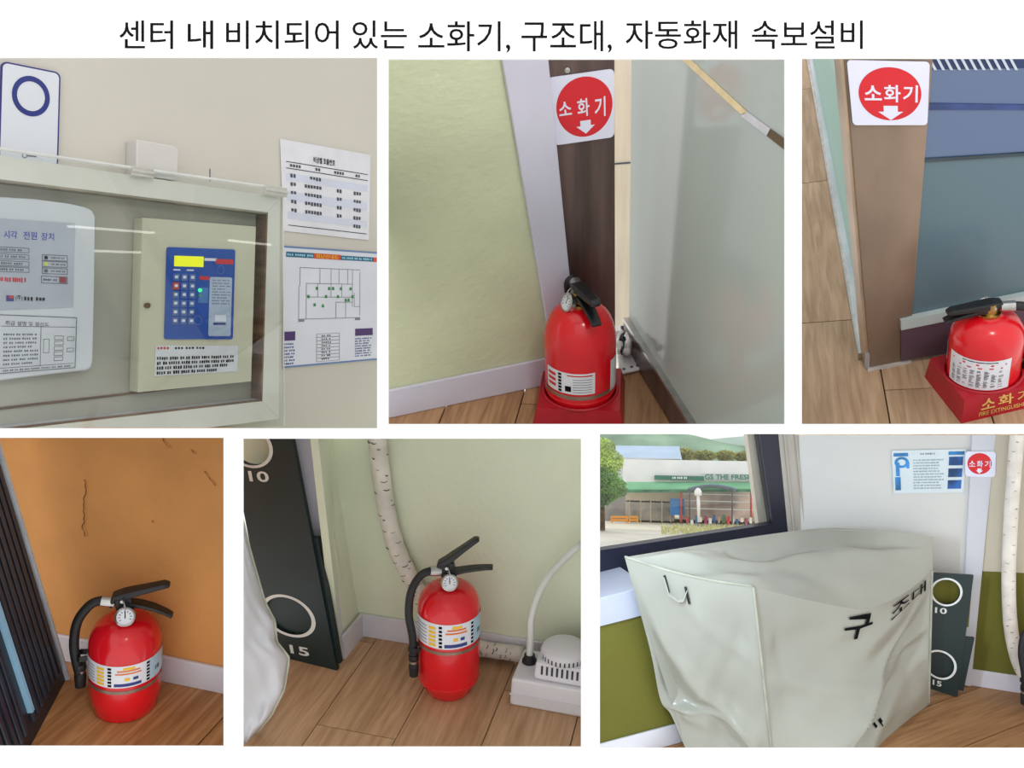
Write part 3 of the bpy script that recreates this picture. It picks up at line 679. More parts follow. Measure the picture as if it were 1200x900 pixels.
planks(S, 'floor', (0.02, 0.02, 0), 84, .16, .9, wood('oak_laminate_brown', (182, 142, 104), (138, 100, 68)), mat('underlay', (70, 50, 36), .9), extra=((a + n2 * .0001, n2),), far=.62, label='brown oak laminate floor around the red stand')
# board standing in for the floor behind the gap, its brightness painted in
PEACH = mat('pale_wood_panel', (250, 234, 214), .6, noise=(5, .03), stretch=(10, 10, 1))
pk = lambda u, v: S.hit(u, v, (0, .60, 0), (0, 1, 0))
bk = wall_slab(S, 'wall_back', PEACH, [pk(700, 470), pk(775, 470), pk(775, 50), pk(700, 50)], label='pale peach panelled wall glimpsed behind the glass door')
MB().quad(pk(716, 191) - V((0, .002, 0)), pk(742, 189) - V((0, .002, 0)), pk(742, 191) - V((0, .002, 0)), pk(716, 193) - V((0, .002, 0))).build('panel_joint', GREYINK, bk)
# glass door
g0, g1 = S.fl(736, 404), S.fl(792, 497); wg = S.wall(g0, g1); dg = (g1 - g0).normalized(); ng = V((dg.y, -dg.x, 0)); ng = ng if ng.dot(S.eye - g0) > 0 else -ng
hr = .075
t = thing('glass_door', 'frosted glass door with a brown bottom rail right of the pillar', 'door', S, g0)
FG = glass('frosted_glass_pale', (200, 208, 202), .16, rough=.11, diffuse=(200, 210, 204), dfac=.9)
pnl = S.clip([g0 + up * hr, g0 + dg * 1.1 + up * hr, g0 + dg * 1.1 + up * 1.4, wg(740.5, 40)])
MB().prism(pnl, -ng * .008).build('glass_pane', FG, t)
for z0_, z1_, o_, mm, nm in ((0.004, hr - .008, .012, PIL, 'bottom_rail'), (hr - .008, hr, .014, STEEL, 'rail_cap')):
    r_ = S.clip([g0 + up * z0_ + ng * o_, g0 + dg * 1. + up * z0_ + ng * o_, g0 + dg * 1. + up * z1_ + ng * o_, g0 + up * z1_ + ng * o_])
    MB().prism(r_, -ng * (o_ * 2 + .006)).build(nm, mm, t)
for (c4, nm, cc) in ((((793, 64), (803, 64), (876, 131), (869, 134)), 'yellow', (238, 216, 170)), (((876, 131), (903, 151), (899, 159), (869, 136)), 'white', (226, 224, 232)), (((903, 151), (932, 172), (928, 182), (899, 159)), 'brown', (98, 80, 56))):  # added strips on the pane, imitating an image seen in the glass
    pts = S.clip([wg(u, v, .001) for u, v in c4])
    MB().prism(pts, ng * .001).build('tape_strip', mat('tape_' + nm, cc, .5, noise=(25, .05)), t)
# cable cover at the foot of the door
t = thing('cable_plate', 'crumpled white cable cover plate on the floor behind the extinguisher', 'cable cover', S, S.fl(735, 432))
CW = mat('cable_white', (228, 226, 226), .5, noise=(20, .04))
c0, c1, c2, c3 = S.fl(726, 442), S.fl(752, 436), S.fl(740, 394), S.fl(720, 396)
MB().prism([p + up * .004 for p in (c0, c1, c2, c3)], (0, 0, .006)).build('plate', CW, t, bevel=.002)
for u, v in ((731, 437), (740, 434.5), (747, 433)): MB().lathe([(0, 0), (.004, 0), (.003, .002), (0, .002)], 10, Matrix.Translation(S.fl(u, v) + up * .01)).build('screw', GREYINK, t)
rd = random.Random(8)
for k in range(5):
    p = [S.fl(725 + 3 * k + rd.uniform(-2, 4), 384 + 7 * j + rd.uniform(-2, 2), .012 + .02 * math.sin(j * 1.3 + k) ** 2 + .006 * k) for j in range(5)]
    MB().tube(p, .008, 8).build('cable', CW if k != 2 else BLACK, t, smooth=True)
# stand and extinguisher
ST = Matrix.Rotation(math.radians(-3), 3, 'Z')
BP2 = S.fl(680, 474)
t = thing('extinguisher_stand', 'red plastic stand with ring cup under the extinguisher by the pillar', 'stand', S, BP2, ST)
def stand(t, w, hgt, rc, top=.86, front=None):
    fy = -w if front is None else front
    lo = [V((-w, fy, 0)), V((w, fy, 0)), V((w, w, 0)), V((-w, w, 0))]; hi = [V((p.x * top, p.y * top, hgt)) for p in lo]
    m = MB(); n = 40; sk = [[(-1, -1), (1, -1)], [(1, -1), (1, 1)], [(1, 1), (-1, 1)], [(-1, 1), (-1, -1)]]
    m.add(lo + hi, [(0, 1, 5, 4), (1, 2, 6, 5), (2, 3, 7, 6), (3, 0, 4, 7), (3, 2, 1, 0)])
    # top with a round opening
    ring = [V((rc * math.cos(2 * math.pi * k / n), rc * math.sin(2 * math.pi * k / n), hgt)) for k in range(n)]
    flat = hi + ring; tri = tessellate_polygon([[p.copy() for p in hi], [p.copy() for p in ring]]); m.add(flat, [tuple(x) for x in tri])
    m.add(ring + [p - V((0, 0, hgt * .8)) for p in ring], [(k, (k + 1) % n, n + (k + 1) % n, n + k) for k in range(n)] + [tuple(range(n, 2 * n))])
    bd = m.build('stand_body', STANDRED, t)
    MB().torus((0, 0, hgt), rc + .001, .0035, (0, 0, 1), 40, 8).build('stand_rim', STANDRED, t, smooth=True)
    return lo, hi
stand(t, .094, .04, .0765, .9, front=S.fl(684, 501.5).y - BP2.y)
extinguisher(S, BP2 + V((0, 0, .009)), 'red extinguisher in front of the brown pillar, handle towards the viewer', R=.0735, H=.234, yaw=-68, lbl=-14, style='card', lever=8, lower=-24, hose=True, hyaw=-10, dome=.082, nozz=.12, taper=.95, hs=.88, zs=.7)

# ------------------------------------------------------------------ set 3: pillar with sign, glass partition, extinguisher on a stand
S = Rig((1152, 445), 1.9, 40, -6, OPEN[3])
BRO = mat('bronze_pillar', (142, 122, 104), .36, .3, noise=(4, .16), stretch=(1, 1, .5))
a, b = S.fl(1067, 421), S.fl(1200, 400); d3 = (b - a).normalized(); n3 = V((d3.y, -d3.x, 0)); w3 = S.wall(a, b)
planks(S, 'floor', (0, -.02, 0), 104, .2, .75, wood('oak_laminate_grey', (196, 166, 136), (158, 128, 98)), mat('underlay', (70, 50, 36), .9), ny=(-14, 22), nx=(-3, 9), far=3.4, label='grey-brown oak laminate floor around the bronze pillar')
# glass partition
t = thing('glass_partition', 'blue-grey frosted glass partition standing behind the extinguisher on its stand', 'partition', S, a)
GB = glass('frosted_glass_blue', (120, 140, 150), .06, rough=.25, diffuse=(94, 118, 128), dfac=.96); GU = glass('clear_glass_blue', (90, 110, 150), .12, rough=.05, diffuse=(74, 100, 142), dfac=.95)
ext = lambda u: u
def strip(v0l, v0r, v1l, v1r, off, th, ma, nm, ul=1056, ur=1262):
    sl = lambda vl, vr, u: vl + (vr - vl) * (u - 1067) / 133
    p = S.clip([w3(ul, sl(v0l, v0r, ul), off), w3(ur, sl(v0l, v0r, ur), off), w3(ur, sl(v1l, v1r, ur), off), w3(ul, sl(v1l, v1r, ul), off)])
    return MB().prism(p, -n3 * th * (1 if n3.dot(S.eye - a) > 0 else -1)).build(nm, ma, t)
strip(384, 357, 421, 400, .012, .03, mat('rail_plum', (92, 70, 84), .4, noise=(5, .1)), 'bottom_rail')
strip(374, 347, 385, 358, .016, .034, mat('rail_cap_pale', (184, 196, 196), .35, noise=(8, .03)), 'rail_cap')
strip(190, 180, 376, 349, 0, .01, GB, 'glass_pane'); strip(82, 80, 188, 178, 0, .01, GU, 'upper_pane')
strip(187.5, 179.5, 191.5, 183, .004, .012, mat('seam_dark', (56, 70, 78), .4, noise=(9, .1)), 'seam_strip')
strip(121, 123, 129, 129, .003, .012, mat('stripe_blue', (52, 72, 128), .4, noise=(12, .2)), 'stripe')
top3 = strip(50, 50, 82, 80, .0, .012, mat('band_navy', (36, 54, 98), .4, noise=(8, .1)), 'top_band')
for k in range(11):
    u = 1086 + 9.5 * k; q_ = S.clip([w3(u, 66, .002), w3(u + 3.5, 66, .002), w3(u + 12, 82, .002), w3(u + 8.5, 82, .002)])
    if q_: MB().prism(q_, n3 * .0006 * (1 if n3.dot(S.eye - a) > 0 else -1)).build('white_slash', mat('slash_white', (196, 206, 220), .5, noise=(10, .03)), t)
# receding glass door left of the pillar
g0, g1 = S.fl(1016, 421), S.fl(951, 70); dg = (g1 - g0).normalized(); wgl = S.wall(g0, g1); ngl = V((dg.y, -dg.x, 0)); ngl = ngl if ngl.dot(S.eye - g0) > 0 else -ngl
t = thing('glass_screen', 'pale green glass screen on a steel floor rail running back behind the pillar', 'screen', S, g0)
pts = S.clip([g0 + up * .04, g1 + dg * .6 + up * .04, g1 + dg * .6 + up * 1.2, g0 + up * 1.2]); MB().prism(pts, -ngl * .01).build('glass_pane', glass('green_glass', (190, 214, 205), .1, rough=.05, diffuse=(168, 198, 190), dfac=.85), t)
for z0_, z1_, o_, w_, ma, nm in ((.001, .02, .02, .04, STEEL, 'floor_rail'), (.02, .042, .012, .024, mat('rail_white', (210, 216, 224), .3, .4, noise=(6, .05)), 'rail_cap')):
    lo = S.clip([g0 + up * z0_ + ngl * o_, g1 + dg * .6 + up * z0_ + ngl * o_, g1 + dg * .6 + up * z0_ + ngl * (o_ - w_), g0 + up * z0_ + ngl * (o_ - w_)])
    MB().prism(lo, up * (z1_ - z0_)).build(nm, ma, t)
# pillar (slightly wider at the top; taper added to suit the camera view)
pa, pb_ = S.fl(1020, 432), S.fl(1065, 423); wpl = S.wall(pa, pb_); dp = (pb_ - pa).normalized(); npl = V((dp.y, -dp.x, 0)); npl = npl if npl.dot(S.eye - pa) > 0 else -npl
t = thing('pillar', 'bronze metal clad pillar carrying the sign beside the glass partition', 'pillar', S, pa)
f = [wpl(987, 40), wpl(1096, 40), wpl(1065, 423), wpl(1020, 432)]
MB().prism(f, -npl * .05).build('cladding', BRO, t, bevel=.002)
f = [wpl(982, 40, -.004), wpl(988, 40, -.004), wpl(1020.5, 432, -.004), wpl(1016, 430, -.004)]; MB().prism(f, -npl * .04).build('side_trim', mat('side_trim_tan', (176, 152, 128), .4, .3, noise=(6, .08)), t)
MB().prism([S.fl(1017, 436), S.fl(1068, 426), S.fl(1068, 420), S.fl(1017, 429)], up * .004).build('foot_sealant', mat('sealant', (196, 190, 184), .6, noise=(20, .05)), t)
f = [S.fl(1010, 408), S.fl(1014, 408), S.fl(1019, 433), S.fl(1014, 432)]; MB().prism([p + up * .001 for p in f], up * .045).build('foot_bracket', mat('bracket_pale', (190, 194, 206), .35, .5, noise=(9, .05)), t)
q = S.q(lambda u, v: wpl(u, v, .002), (992, 70), (1089, 72), (1086, 146), (999, 146))
sign(S, q, 'white square sign with red oval at the top of the bronze pillar', (.507, .505, .40, .415), (.51, .80, .33, .23),
     (('소', (.18, .37, .40, .60)), ('화', (.43, .36, .64, .63)), ('기', (.67, .36, .86, .63))), .05, 1.2, bold=.02)
# stand with gold lettering
c = S.fl(1124, 497); e1 = (S.fl(1200, 479) - c).normalized(); az = math.degrees(math.atan2(e1.y, e1.x)); e2 = V((-e1.y, e1.x, 0))
w = .083; ctr = c + e1 * (w + .004) + e2 * (w + .0)
RZ = Matrix.Rotation(math.radians(az), 3, 'Z')
t = thing('extinguisher_stand', 'red box stand with gold lettering on its sloping front under the extinguisher', 'stand', S, ctr, RZ)
lo, hi = stand(t, w, .058, .0745, .92)
fq = Q(hi[0], hi[1], lo[1], lo[0], (0, -5, 1)); GOLD = mat('gold_print', (214, 176, 96), .45, noise=(30, .08))
for ch, u0, u1 in (('소', .24, .42), ('화', .46, .66), ('기', .71, .88)):
    m = MB(); fq.text(m, ch, u0, .14, u1, .60, .0008, .02); m.build('lettering', GOLD, t)
m = MB(); fq.text(m, 'FIRE EXTINGUISHER', .22, .68, .86, .86, .0008, .01); m.build('lettering', GOLD, t)
extinguisher(S, ctr + V((0, 0, .012)), 'red extinguisher in the gold-lettered stand, handles pointing left', R=.0705, H=.196, yaw=205, lbl=-8, style='tall', lever=1, lower=-18, hose=True, hyaw=-18, dome=.062, nozz=.075, taper=.95, hs=.85, zs=.5)

# ------------------------------------------------------------------ set 1: alarm box in a wall case
hx = V((.773, 1, .089)).normalized(); hz = -V((-.02, .1045, -1)).normalized(); hy = hz.cross(hx).normalized()
S = Rig((330, 280), 2.2, 0, 0, OPEN[1], axes=(hx, hy, hz))
pw = lambda off: (lambda u, v: S.hit(u, v, (0, -off, 0), (0, 1, 0)))
W1 = mat('office_wall_grey', (200, 196, 187), .7, noise=(1.5, .02), bump=(90, .04), spec=.2)
wf = pw(0)
struct(MB().prism([wf(-75, 55), wf(452, 55), wf(452, 512), wf(-75, 512)], (0, .02, 0)).build('wall_back', W1, rig=S), 'warm grey office wall behind the alarm case')
x_in = wf(298, 360).x; DF = -S.atx(311, 360, x_in).y                       # case depth
print('case depth', DF)
front = pw(DF); CASE = mat('case_white_paint', (224, 220, 211), .45, noise=(5, .03)); BRW = mat('case_brown_wood', (112, 84, 66), .6, noise=(8, .2), stretch=(1, 1, 6))
BACK = mat('case_back_board', (178, 174, 164), .6, noise=(3, .05))
t = thing('wall_case', 'shallow white wall case with brown inner edges and a clear hinged cover', 'case', S, front(327, 492))
# outer and inner frame lines on the front plane
TLo, TRo, BRo, BLo = front(-75, 171), front(328, 231), front(327, 491), front(-75, 541)
TLi, TRi, BRi, BLi = front(-75, 201), front(314, 249), front(307.5, 470), front(-75, 513.5)
D = V((0, DF - .001, 0))
for nm, p in (('top_rail', (TLo, TRo, TRi, TLi)), ('side_stile', (TRo, BRo, BRi, TRi)), ('bottom_rail', (BRo, BLo, BLi, BRi))):
    MB().prism(S.clip(p), D).build(nm, CASE, t, bevel=.001)
e = .004
def lining(p0, p1, inn, nm, ma): MB().prism([p0, p1, p1 + D, p0 + D], inn * e).build(nm, ma, t)
ix = V((1, 0, 0))
lining(TRi, BRi, -ix, 'side_lining', BRW); lining(TLi, TRi, V((0, 0, -1)), 'top_lining', mat('case_taupe', (150, 140, 124), .6, noise=(8, .08)))
MB().prism(S.clip([BLi + V((0, .004, 0)), BRi + V((0, .004, 0)), BRi + D, BLi + D]), V((0, 0, 1)) * e).build('bottom_lining', mat('case_ledge_white', (190, 190, 196), .5, noise=(14, .05)), t)
MB().prism(S.clip([BLi, BRi, BRi + V((0, .004, 0)), BLi + V((0, .004, 0))]), V((0, 0, 1)) * (e + .001)).build('bottom_edge', BRW, t)
MB().prism([wf(-75, 200), wf(302, 240), wf(302, 480), wf(-75, 509)], (0, -.002, 0)).build('back_board', BACK, t)
MB().tube([wf(-75, 487) - V((0, .004, 0)), wf(297, 444) - V((0, .004, 0))], .003, 6).build('back_edge_strip', BRW, t)
fa = pw(DF + .012); AC = glass('clear_acrylic', (248, 250, 250), .04, rough=.0)
MB().prism([fa(-75, 167), fa(331, 224), fa(333, 499), fa(-75, 507)], (0, .003, 0)).build('clear_cover', AC, t)
MB().tube([fa(-75, 164), fa(331, 221.5)], .0035, 8).build('cover_top_edge', mat('acrylic_edge', (206, 208, 206), .2, noise=(9, .05)), t)
MB().tube([fa(331.5, 222), fa(333, 499)], .0015, 8).build('cover_side_edge', mat('acrylic_edge', (206, 208, 206), .2), t)
HNG = mat('hinge_clear_plastic', (188, 186, 180), .25, noise=(20, .06))
for u in (153, 309):
    v = 164 + (u + 75) / 406 * 57.5
    hg = MB().prism([fa(u, v - 2), fa(u + 26, v + 2), fa(u + 26, v + 13), fa(u, v + 9)], (0, -.006, 0)).build('hinge', HNG, t, bevel=.001)
    MB().tube([fa(u, v + 3.5) - V((0, .006, 0)), fa(u + 26, v + 7.5) - V((0, .006, 0))], .004, 8).build('hinge_pin', HNG, hg)
MB().tube([fa(246, 198), fa(246, 212)], .0015, 6).build('hook', GREYINK, t)
# cream alarm box
x_b = wf(147, 355).x; DB = min(-S.atx(164, 355, x_b).y, DF - .004); print('box depth', DB)
fb = pw(DB)
CRM = mat('cream_metal', (206, 202, 180), .45, noise=(4, .02))
qb = S.q(fb, (167, 255), (300, 265.5), (294.5, 447), (161.5, 460))
t = thing('alarm_box', 'cream metal alarm box with a blue keypad panel inside the wall case', 'alarm box', S, qb.pt(0, 1))
m = MB(); m.prism([qb.pt(0, 0, -.004), qb.pt(1, 0, -.004), qb.pt(1, 1, -.004), qb.pt(0, 1, -.004)], (0, DB - .008, 0)); bx = m.build('box_body', CRM, t, bevel=.002)
m = MB(); qb.slab(m, .004, 0, l=-.004); dr = m.build('door', CRM, t, bevel=.001)
m = MB(); qb.disc(m, .05, .50, .022, .016, 0, 20, .006); m.build('lock', mat('lock_bronze', (120, 84, 66), .3, .8, noise=(9, .1)), dr)
# blue keypad: pixel corners on the door
qk = S.q(lambda u, v: S.hit(u, v, (0, -DB - .0005, 0), (0, 1, 0)), (195, 289.5), (275, 292.5), (272, 397.5), (192, 397.5))
BLU = mat('keypad_blue', (36, 80, 172), .3, noise=(6, .05)); m = MB(); qk.slab(m, .003, .03, .8); kp = m.build('keypad', BLU, t)
def on(q, rects, nm, ma, par, l=.0036):
    for r in rects: m = MB(); q.rect(m, *r, l); m.build(nm, ma, par)
on(qk, [(.10, .09, .52, .205)], 'display', mat('lcd_yellow', (238, 240, 30), .4, noise=(5, .02), emit=.35), kp)
on(qk, [(.53, .105, .72, .135)], 'display_edge', SIGNW, kp); on(qk, [(.70, .11, .97, .165)], 'red_banner', PRED, kp)
KEY = mat('key_blue_pale', (88, 116, 176), .35, noise=(20, .06)); KR = mat('key_red', (206, 84, 60), .4, noise=(20, .05))
for r in range(6):
    for c_ in range(3):
        u, v = .09 + .115 * c_, .285 + .095 * r; m = MB(); qk.slab(m, .002, 0, u0=u, v0=v, u1=u + .085, v1=v + .075, l=.003); k = m.build('key', KR if (r, c_) == (1, 0) else KEY, kp)
        m = MB(); qk.rect(m, u + .02, v + .02, u + .065, v + .05, .0054); m.build('key_mark', SIGNW, k)
on(qk, [(.09, .235, .19, .25), (.28, .235, .38, .25)], 'key_caption', SIGNW, kp)
m = MB(); qk.slab(m, .0008, .03, .8, .62, .31, .96, .965, .003); lp = m.build('info_panel', mat('info_panel_grey', (176, 190, 214), .4, noise=(12, .03)), kp)
m = MB(); qk.words(m, .66, .33, .93, .62, 9, 4, .4, .0042, .03); o = m.build('small_print', GREYINK, lp); o['kind'] = 'stuff'
on(qk, [(.71, .73, .88, .80)], 'info_window', SIGNW, lp, .0042); on(qk, [(.69, .815, .88, .84)], 'info_bar', NAVY, lp, .0042)
on(qk, [(.46, .43, .60, .60)], 'indicator_field', mat('indicator_field_blue', (80, 130, 196), .4, noise=(9, .05)), kp)
on(qk, [(.47, .305, .61, .345)], 'red_caption', PRED, kp)
m = MB(); qk.disc(m, .475, .46, .026, .02, .003, 18, .003); m.build('green_lamp', mat('led_green', (60, 230, 140), .4, noise=(3, .01), emit=1.2), kp)
m = MB(); qk.disc(m, .475, .52, .018, .014, .003, 14, .003); m.build('green_lamp', mat('led_green_dim', (70, 170, 110), .4, noise=(3, .01)), kp)
m = MB(); qk.ring(m, .46, .79, .062, .055, .012, .0036); m.build('speaker_ring', KEY, kp)
m = MB(); qk.ring(m, .78, .23, .055, .05, .008, .0036); m.build('dial_ring', KEY, kp)
# note under the keypad
qn = S.q(lambda u, v: S.hit(u, v, (0, -DB - .0005, 0), (0, 1, 0)), (182, 405), (279, 405), (278, 435), (181, 441))
m = MB(); qn.slab(m, .0008); nt = tag(m.build('notice_strip', WHITEP, rig=S), 'small white typed notice stuck under the blue keypad', 'notice')
m = MB(); qn.words(m, .22, .02, .62, .14, 1, 7, .7, .0014, .035, 0); m.build('typed_lines', INK, nt)['kind'] = 'stuff'
m = MB(); qn.words(m, .02, .02, .18, .14, 1, 9, .7, .0014, .035, 0); m.build('red_typed_line', PRED, nt)['kind'] = 'stuff'
m = MB(); qn.words(m, .02, .34, .96, .98, 4, 8, .72, .0014, .026, .25); m.build('typed_lines', INK, nt)['kind'] = 'stuff'
# white strobe power unit at the left
DU = min(.06, DF - .01); fu = pw(DU)
t = thing('strobe_power_unit', 'rounded white plastic power unit at the left inside the wall case', 'power unit', S, fu(20, 443))
out = [fu(u, v) for u, v in ((-75, 228), (0, 230.5), (40, 233), (80, 238), (100, 242.5), (108, 246), (112, 254), (111, 340), (109, 424), (107, 431), (102, 434), (60, 438.5), (0, 446), (-75, 455))]
PWU = mat('unit_white_plastic', (214, 216, 222), .32, noise=(6, .015)); MB().prism(out, (0, DU - .001, 0)).build('unit_body', PWU, t, bevel=.004)
fu2 = pw(DU + .0008)
qp = S.q(fu2, (-60, 252), (88, 262), (85.5, 360), (-60, 366)); m = MB(); qp.slab(m, .0006); pn = m.build('name_panel', mat('panel_silver', (180, 184, 198), .4, noise=(10, .03)), t)
BLT = mat('print_blue', (52, 66, 170), .6, noise=(30, .03))
def tpx(q, plane, body, x0, y0, x1, y1, ma, par, bold=.01, l=.0012):
    qq = S.q(plane, (x0, y0), (x1, y0 + (x1 - x0) * .05), (x1, y1 + (x1 - x0) * .03), (x0, y1)); m = MB(); qq.text(m, body, 0, 0, 1, 1, l, bold); return m.build('lettering', ma, par)
tpx(None, fu2, '시각', 4, 270, 20, 279.5, BLT, pn); tpx(None, fu2, '전원', 27, 271, 43, 280.5, BLT, pn); tpx(None, fu2, '장치', 48, 272.5, 63, 281.5, BLT, pn)
def rpx(plane, x0, y0, x1, y1, ma, nm, par, fr=None, sl=.05, l=.0012):
    d_ = (x1 - x0) * sl; qq = S.q(plane, (x0, y0), (x1, y0 + d_), (x1, y1 + d_ * .6), (x0, y1)); m = MB()
    if fr: qq.frame(m, 0, 0, 1, 1, fr / (x1 - x0), l, fr / (y1 - y0))
    else: qq.rect(m, 0, 0, 1, 1, l)
    m.build(nm, ma, par); return qq
for y in (288, 296, 304, 311):
    qq = rpx(fu2, -20, y, 34, y + 7, GREYINK, 'table_cell', pn, .8); m = MB(); qq.words(m, .1, .1, .92, .9, 1, y, .5, .0012, .05, .2); m.build('print', GREYINK, pn)['kind'] = 'stuff'
for k, y in enumerate((298, 305.5, 313.5)):
    qq = rpx(fu2, 49, y, 79, y + 7.5, GREYINK, 'table_cell', pn, .8)
    m = MB(); qq.disc(m, .15, .5, .07, .28, .0012, 16, .001); m.build('indicator_lamp', (INK, mat('led_yellow', (214, 224, 70), .4, noise=(3, .01)), GREYINK)[k], pn)
    m = MB(); qq.words(m, .35, .2, .92, .8, 1, k, .5, .0012, .07, .1); m.build('print', GREYINK, pn)['kind'] = 'stuff'
qq = rpx(fu2, 48, 323, 79, 332, GREYINK, 'table_cell', pn, .8); m = MB(); qq.words(m, .08, .2, .6, .8, 1, 5, .5, .0012, .08, .1); m.build('print', GREYINK, pn)['kind'] = 'stuff'
m = MB(); qq.slab(m, .002, 0, u0=.68, v0=.1, u1=.93, v1=.85, l=.001); m.build('red_button', mat('button_maroon', (142, 36, 62), .4, noise=(9, .04)), pn)
rpx(fu2, 7, 346, 16, 353, NAVY, 'logo_block', pn); rpx(fu2, 10, 346.5, 15.5, 349.5, PRED, 'logo_mark', pn, l=.0016)
tpx(None, fu2, '(주)', 18, 346, 26, 352.5, INK, pn); qq = S.q(fu2, (28, 346.5), (55, 348), (55, 354), (28, 353)); m = MB(); qq.words(m, 0, 0, 1, 1, 1, 3, .8, .0012, .14, 0); m.build('print', INK, pn)['kind'] = 'stuff'
qq = S.q(fu2, (-4, 324), (32, 325), (32, 332), (-4, 330)); m = MB(); qq.words(m, 0, 0, 1, 1, 1, 13, .9, .0012, .07, 0); m.build('red_print', PRED, pn)['kind'] = 'stuff'
qd = S.q(fu2, (-60, 366), (90, 372), (88, 431), (-60, 443)); m = MB(); qd.slab(m, .0006); wd = m.build('wiring_sheet', mat('sheet_grey', (206, 208, 214), .5, noise=(10, .02)), t)
m = MB(); qd.frame(m, 0, 0, 1, 1, .006, .0012, .014); m.build('sheet_border', GREYINK, wd)
tpx(None, fu2, '취급 설명 및 결선도', 6, 375.5, 57, 381, GREYINK, wd)
m = MB(); qd.rect(m, .38, .19, .99, .2, .0012); qd.rect(m, .695, .19, .70, .92, .0012); qd.rect(m, .01, .90, .98, .91, .0012); m.build('sheet_rules', GREYINK, wd)
m = MB(); qd.words(m, .40, .30, .68, .88, 8, 21, .5, .0012, .018, .2); qd.words(m, .40, .92, .96, .985, 1, 22, .5, .0012, .015, .1); m.build('print', GREYINK, wd)['kind'] = 'stuff'
for k in range(5): m = MB(); qd.frame(m, .81, .36 + .1 * k, .89, .44 + .1 * k, .004, .0012, .01); m.build('diagram_box', GREYINK, wd)
for k in range(2): m = MB(); qd.frame(m, .92, .38 + .22 * k, .98, .46 + .22 * k, .004, .0012, .01); m.build('diagram_box', GREYINK, wd)
m = MB(); qd.frame(m, .72, .42, .77, .68, .004, .0012, .008); m.build('diagram_box', GREYINK, wd)
# plate with blue ring at the upper left
fs_ = pw(.004); NB = mat('navy_border', (36, 38, 120), .4, noise=(8, .05))
qs = S.q(fs_, (0.5, 71.5), (70, 85.5), (67, 196), (-3, 190))
t = thing('ring_plate', 'white plate with navy border and blue ring on the wall above the case', 'plate', S, qs.pt(.5, 1))
m = MB(); qs.slab(m, .004, .1, .6); m.build('border_plate', NB, t)
m = MB(); qs.slab(m, .0006, .085, .6, .025, .016, .972, 1.0, .004); m.build('plate_face', mat('plate_face_white', (206, 210, 218), .3, noise=(6, .015)), t)
m = MB(); qs.ring(m, .50, .30, .32, .205, .085, .0052); m.build('blue_ring', mat('ring_blue', (28, 40, 116), .25, noise=(6, .2)), t)
m = MB(); qs.ring(m, .42, .91, .045, .028, .014, .0052); qs.rect(m, .465, .905, .62, .918, .0052); m.build('key_symbol', GREYINK, t)
# junction box
x_j = wf(147, 190).x; DJ = -S.atx(160, 190, x_j).y; fj = pw(DJ); print('junction', DJ)
o = MB().prism([fj(160, 163), fj(205, 171), fj(209.5, 175), fj(208, 212), fj(160, 205)], (0, DJ - .001, 0)).build('junction_box', mat('junction_white', (200, 198, 194), .4, noise=(6, .02)), rig=S, bevel=.003)
tag(o, 'small off-white junction box on the wall above the case', 'junction box')
# sheets on the wall
fp = pw(.002)
q1 = S.q(fp, (328, 162.5), (434, 181.5), (432, 281.5), (332, 270.5)); m = MB(); q1.slab(m, .0008)
t = tag(m.build('call_list_sheet', WHITEP, rig=S), 'white printed list sheet taped to the wall right of the case', 'sheet')
m = MB(); q1.text(m, '비상벨 호출번호', .34, .13, .58, .20, .0016, .02); m.build('lettering', INK, t)
for v in (.235, .305, .93): m = MB(); q1.rect(m, .05, v - .004, .97, v + .004, .0014); m.build('rule', INK, t)
for v0, v1 in ((.36, .44), (.56, .66), (.78, .86)): m = MB(); q1.rect(m, .05, v0, .97, v1, .0011); m.build('shade_band', mat('band_lilac', (204, 208, 226), .6, noise=(9, .02)), t)
m = MB(); rd = random.Random(2)
for k in range(6):
    v = .36 + .095 * k
    for u0, n_ in ((.09, 2), (.24 if k else .30, 6 if k else 4), (.60, 2), (.80, 3)):
        if k == 0 and u0 > .5: continue
        if k == 5 and u0 < .75: continue
        for i in range(n_): q1.rect(m, u0 + .032 * i, v, u0 + .032 * i + .024, v + .04 * rd.uniform(.75, 1.05), .0016)
for u0, n_ in ((.09, 4), (.36, 2), (.57, 4), (.82, 2)):
    for i in range(n_): q1.rect(m, u0 + .03 * i, .255, u0 + .03 * i + .022, .285, .0016)
m.build('table_print', mat('faint_ink', (70, 72, 84), .7, noise=(60, .1)), t)['kind'] = 'stuff'
q2 = S.q(fp, (332.5, 288), (448, 296), (448, 421), (331, 431.5)); m = MB(); q2.slab(m, .0008)
t = tag(m.build('evacuation_plan_sheet', mat('plan_paper', (214, 216, 228), .5, noise=(9, .015)), rig=S), 'evacuation plan sheet with a floor plan on the wall below the list', 'sheet')
LB = mat('rule_blue', (98, 128, 176), .6, noise=(9, .03)); TEAL = mat('band_teal', (36, 96, 128), .5, noise=(9, .05)); OR2 = mat('band_orange', (206, 76, 40), .5, noise=(9, .05)); PUR = mat('block_purple', (70, 40, 104), .5, noise=(9, .05))
for v in (.0, .985): m = MB(); q2.rect(m, 0, v, 1, v + .014, .0014); m.build('border_line', LB, t)
on(q2, [(.02, .045, .28, .088), (.545, .05, .90, .09)], 'title_band', TEAL, t, .0013); on(q2, [(.28, .045, .545, .09), (.90, .05, .935, .092)], 'title_band', OR2, t, .0013)
m = MB(); q2.text(m, '피난안내도', .30, .05, .52, .085, .0018, .01); m.build('lettering', YEL, t)
m = MB(); q2.words(m, .03, .055, .27, .08, 1, 3, .8, .0018, .02, 0); q2.words(m, .56, .058, .89, .083, 1, 6, .8, .0018, .018, 0); m.build('title_print', mat('pale_blue_print', (150, 200, 220), .6, noise=(9, .03)), t)['kind'] = 'stuff'
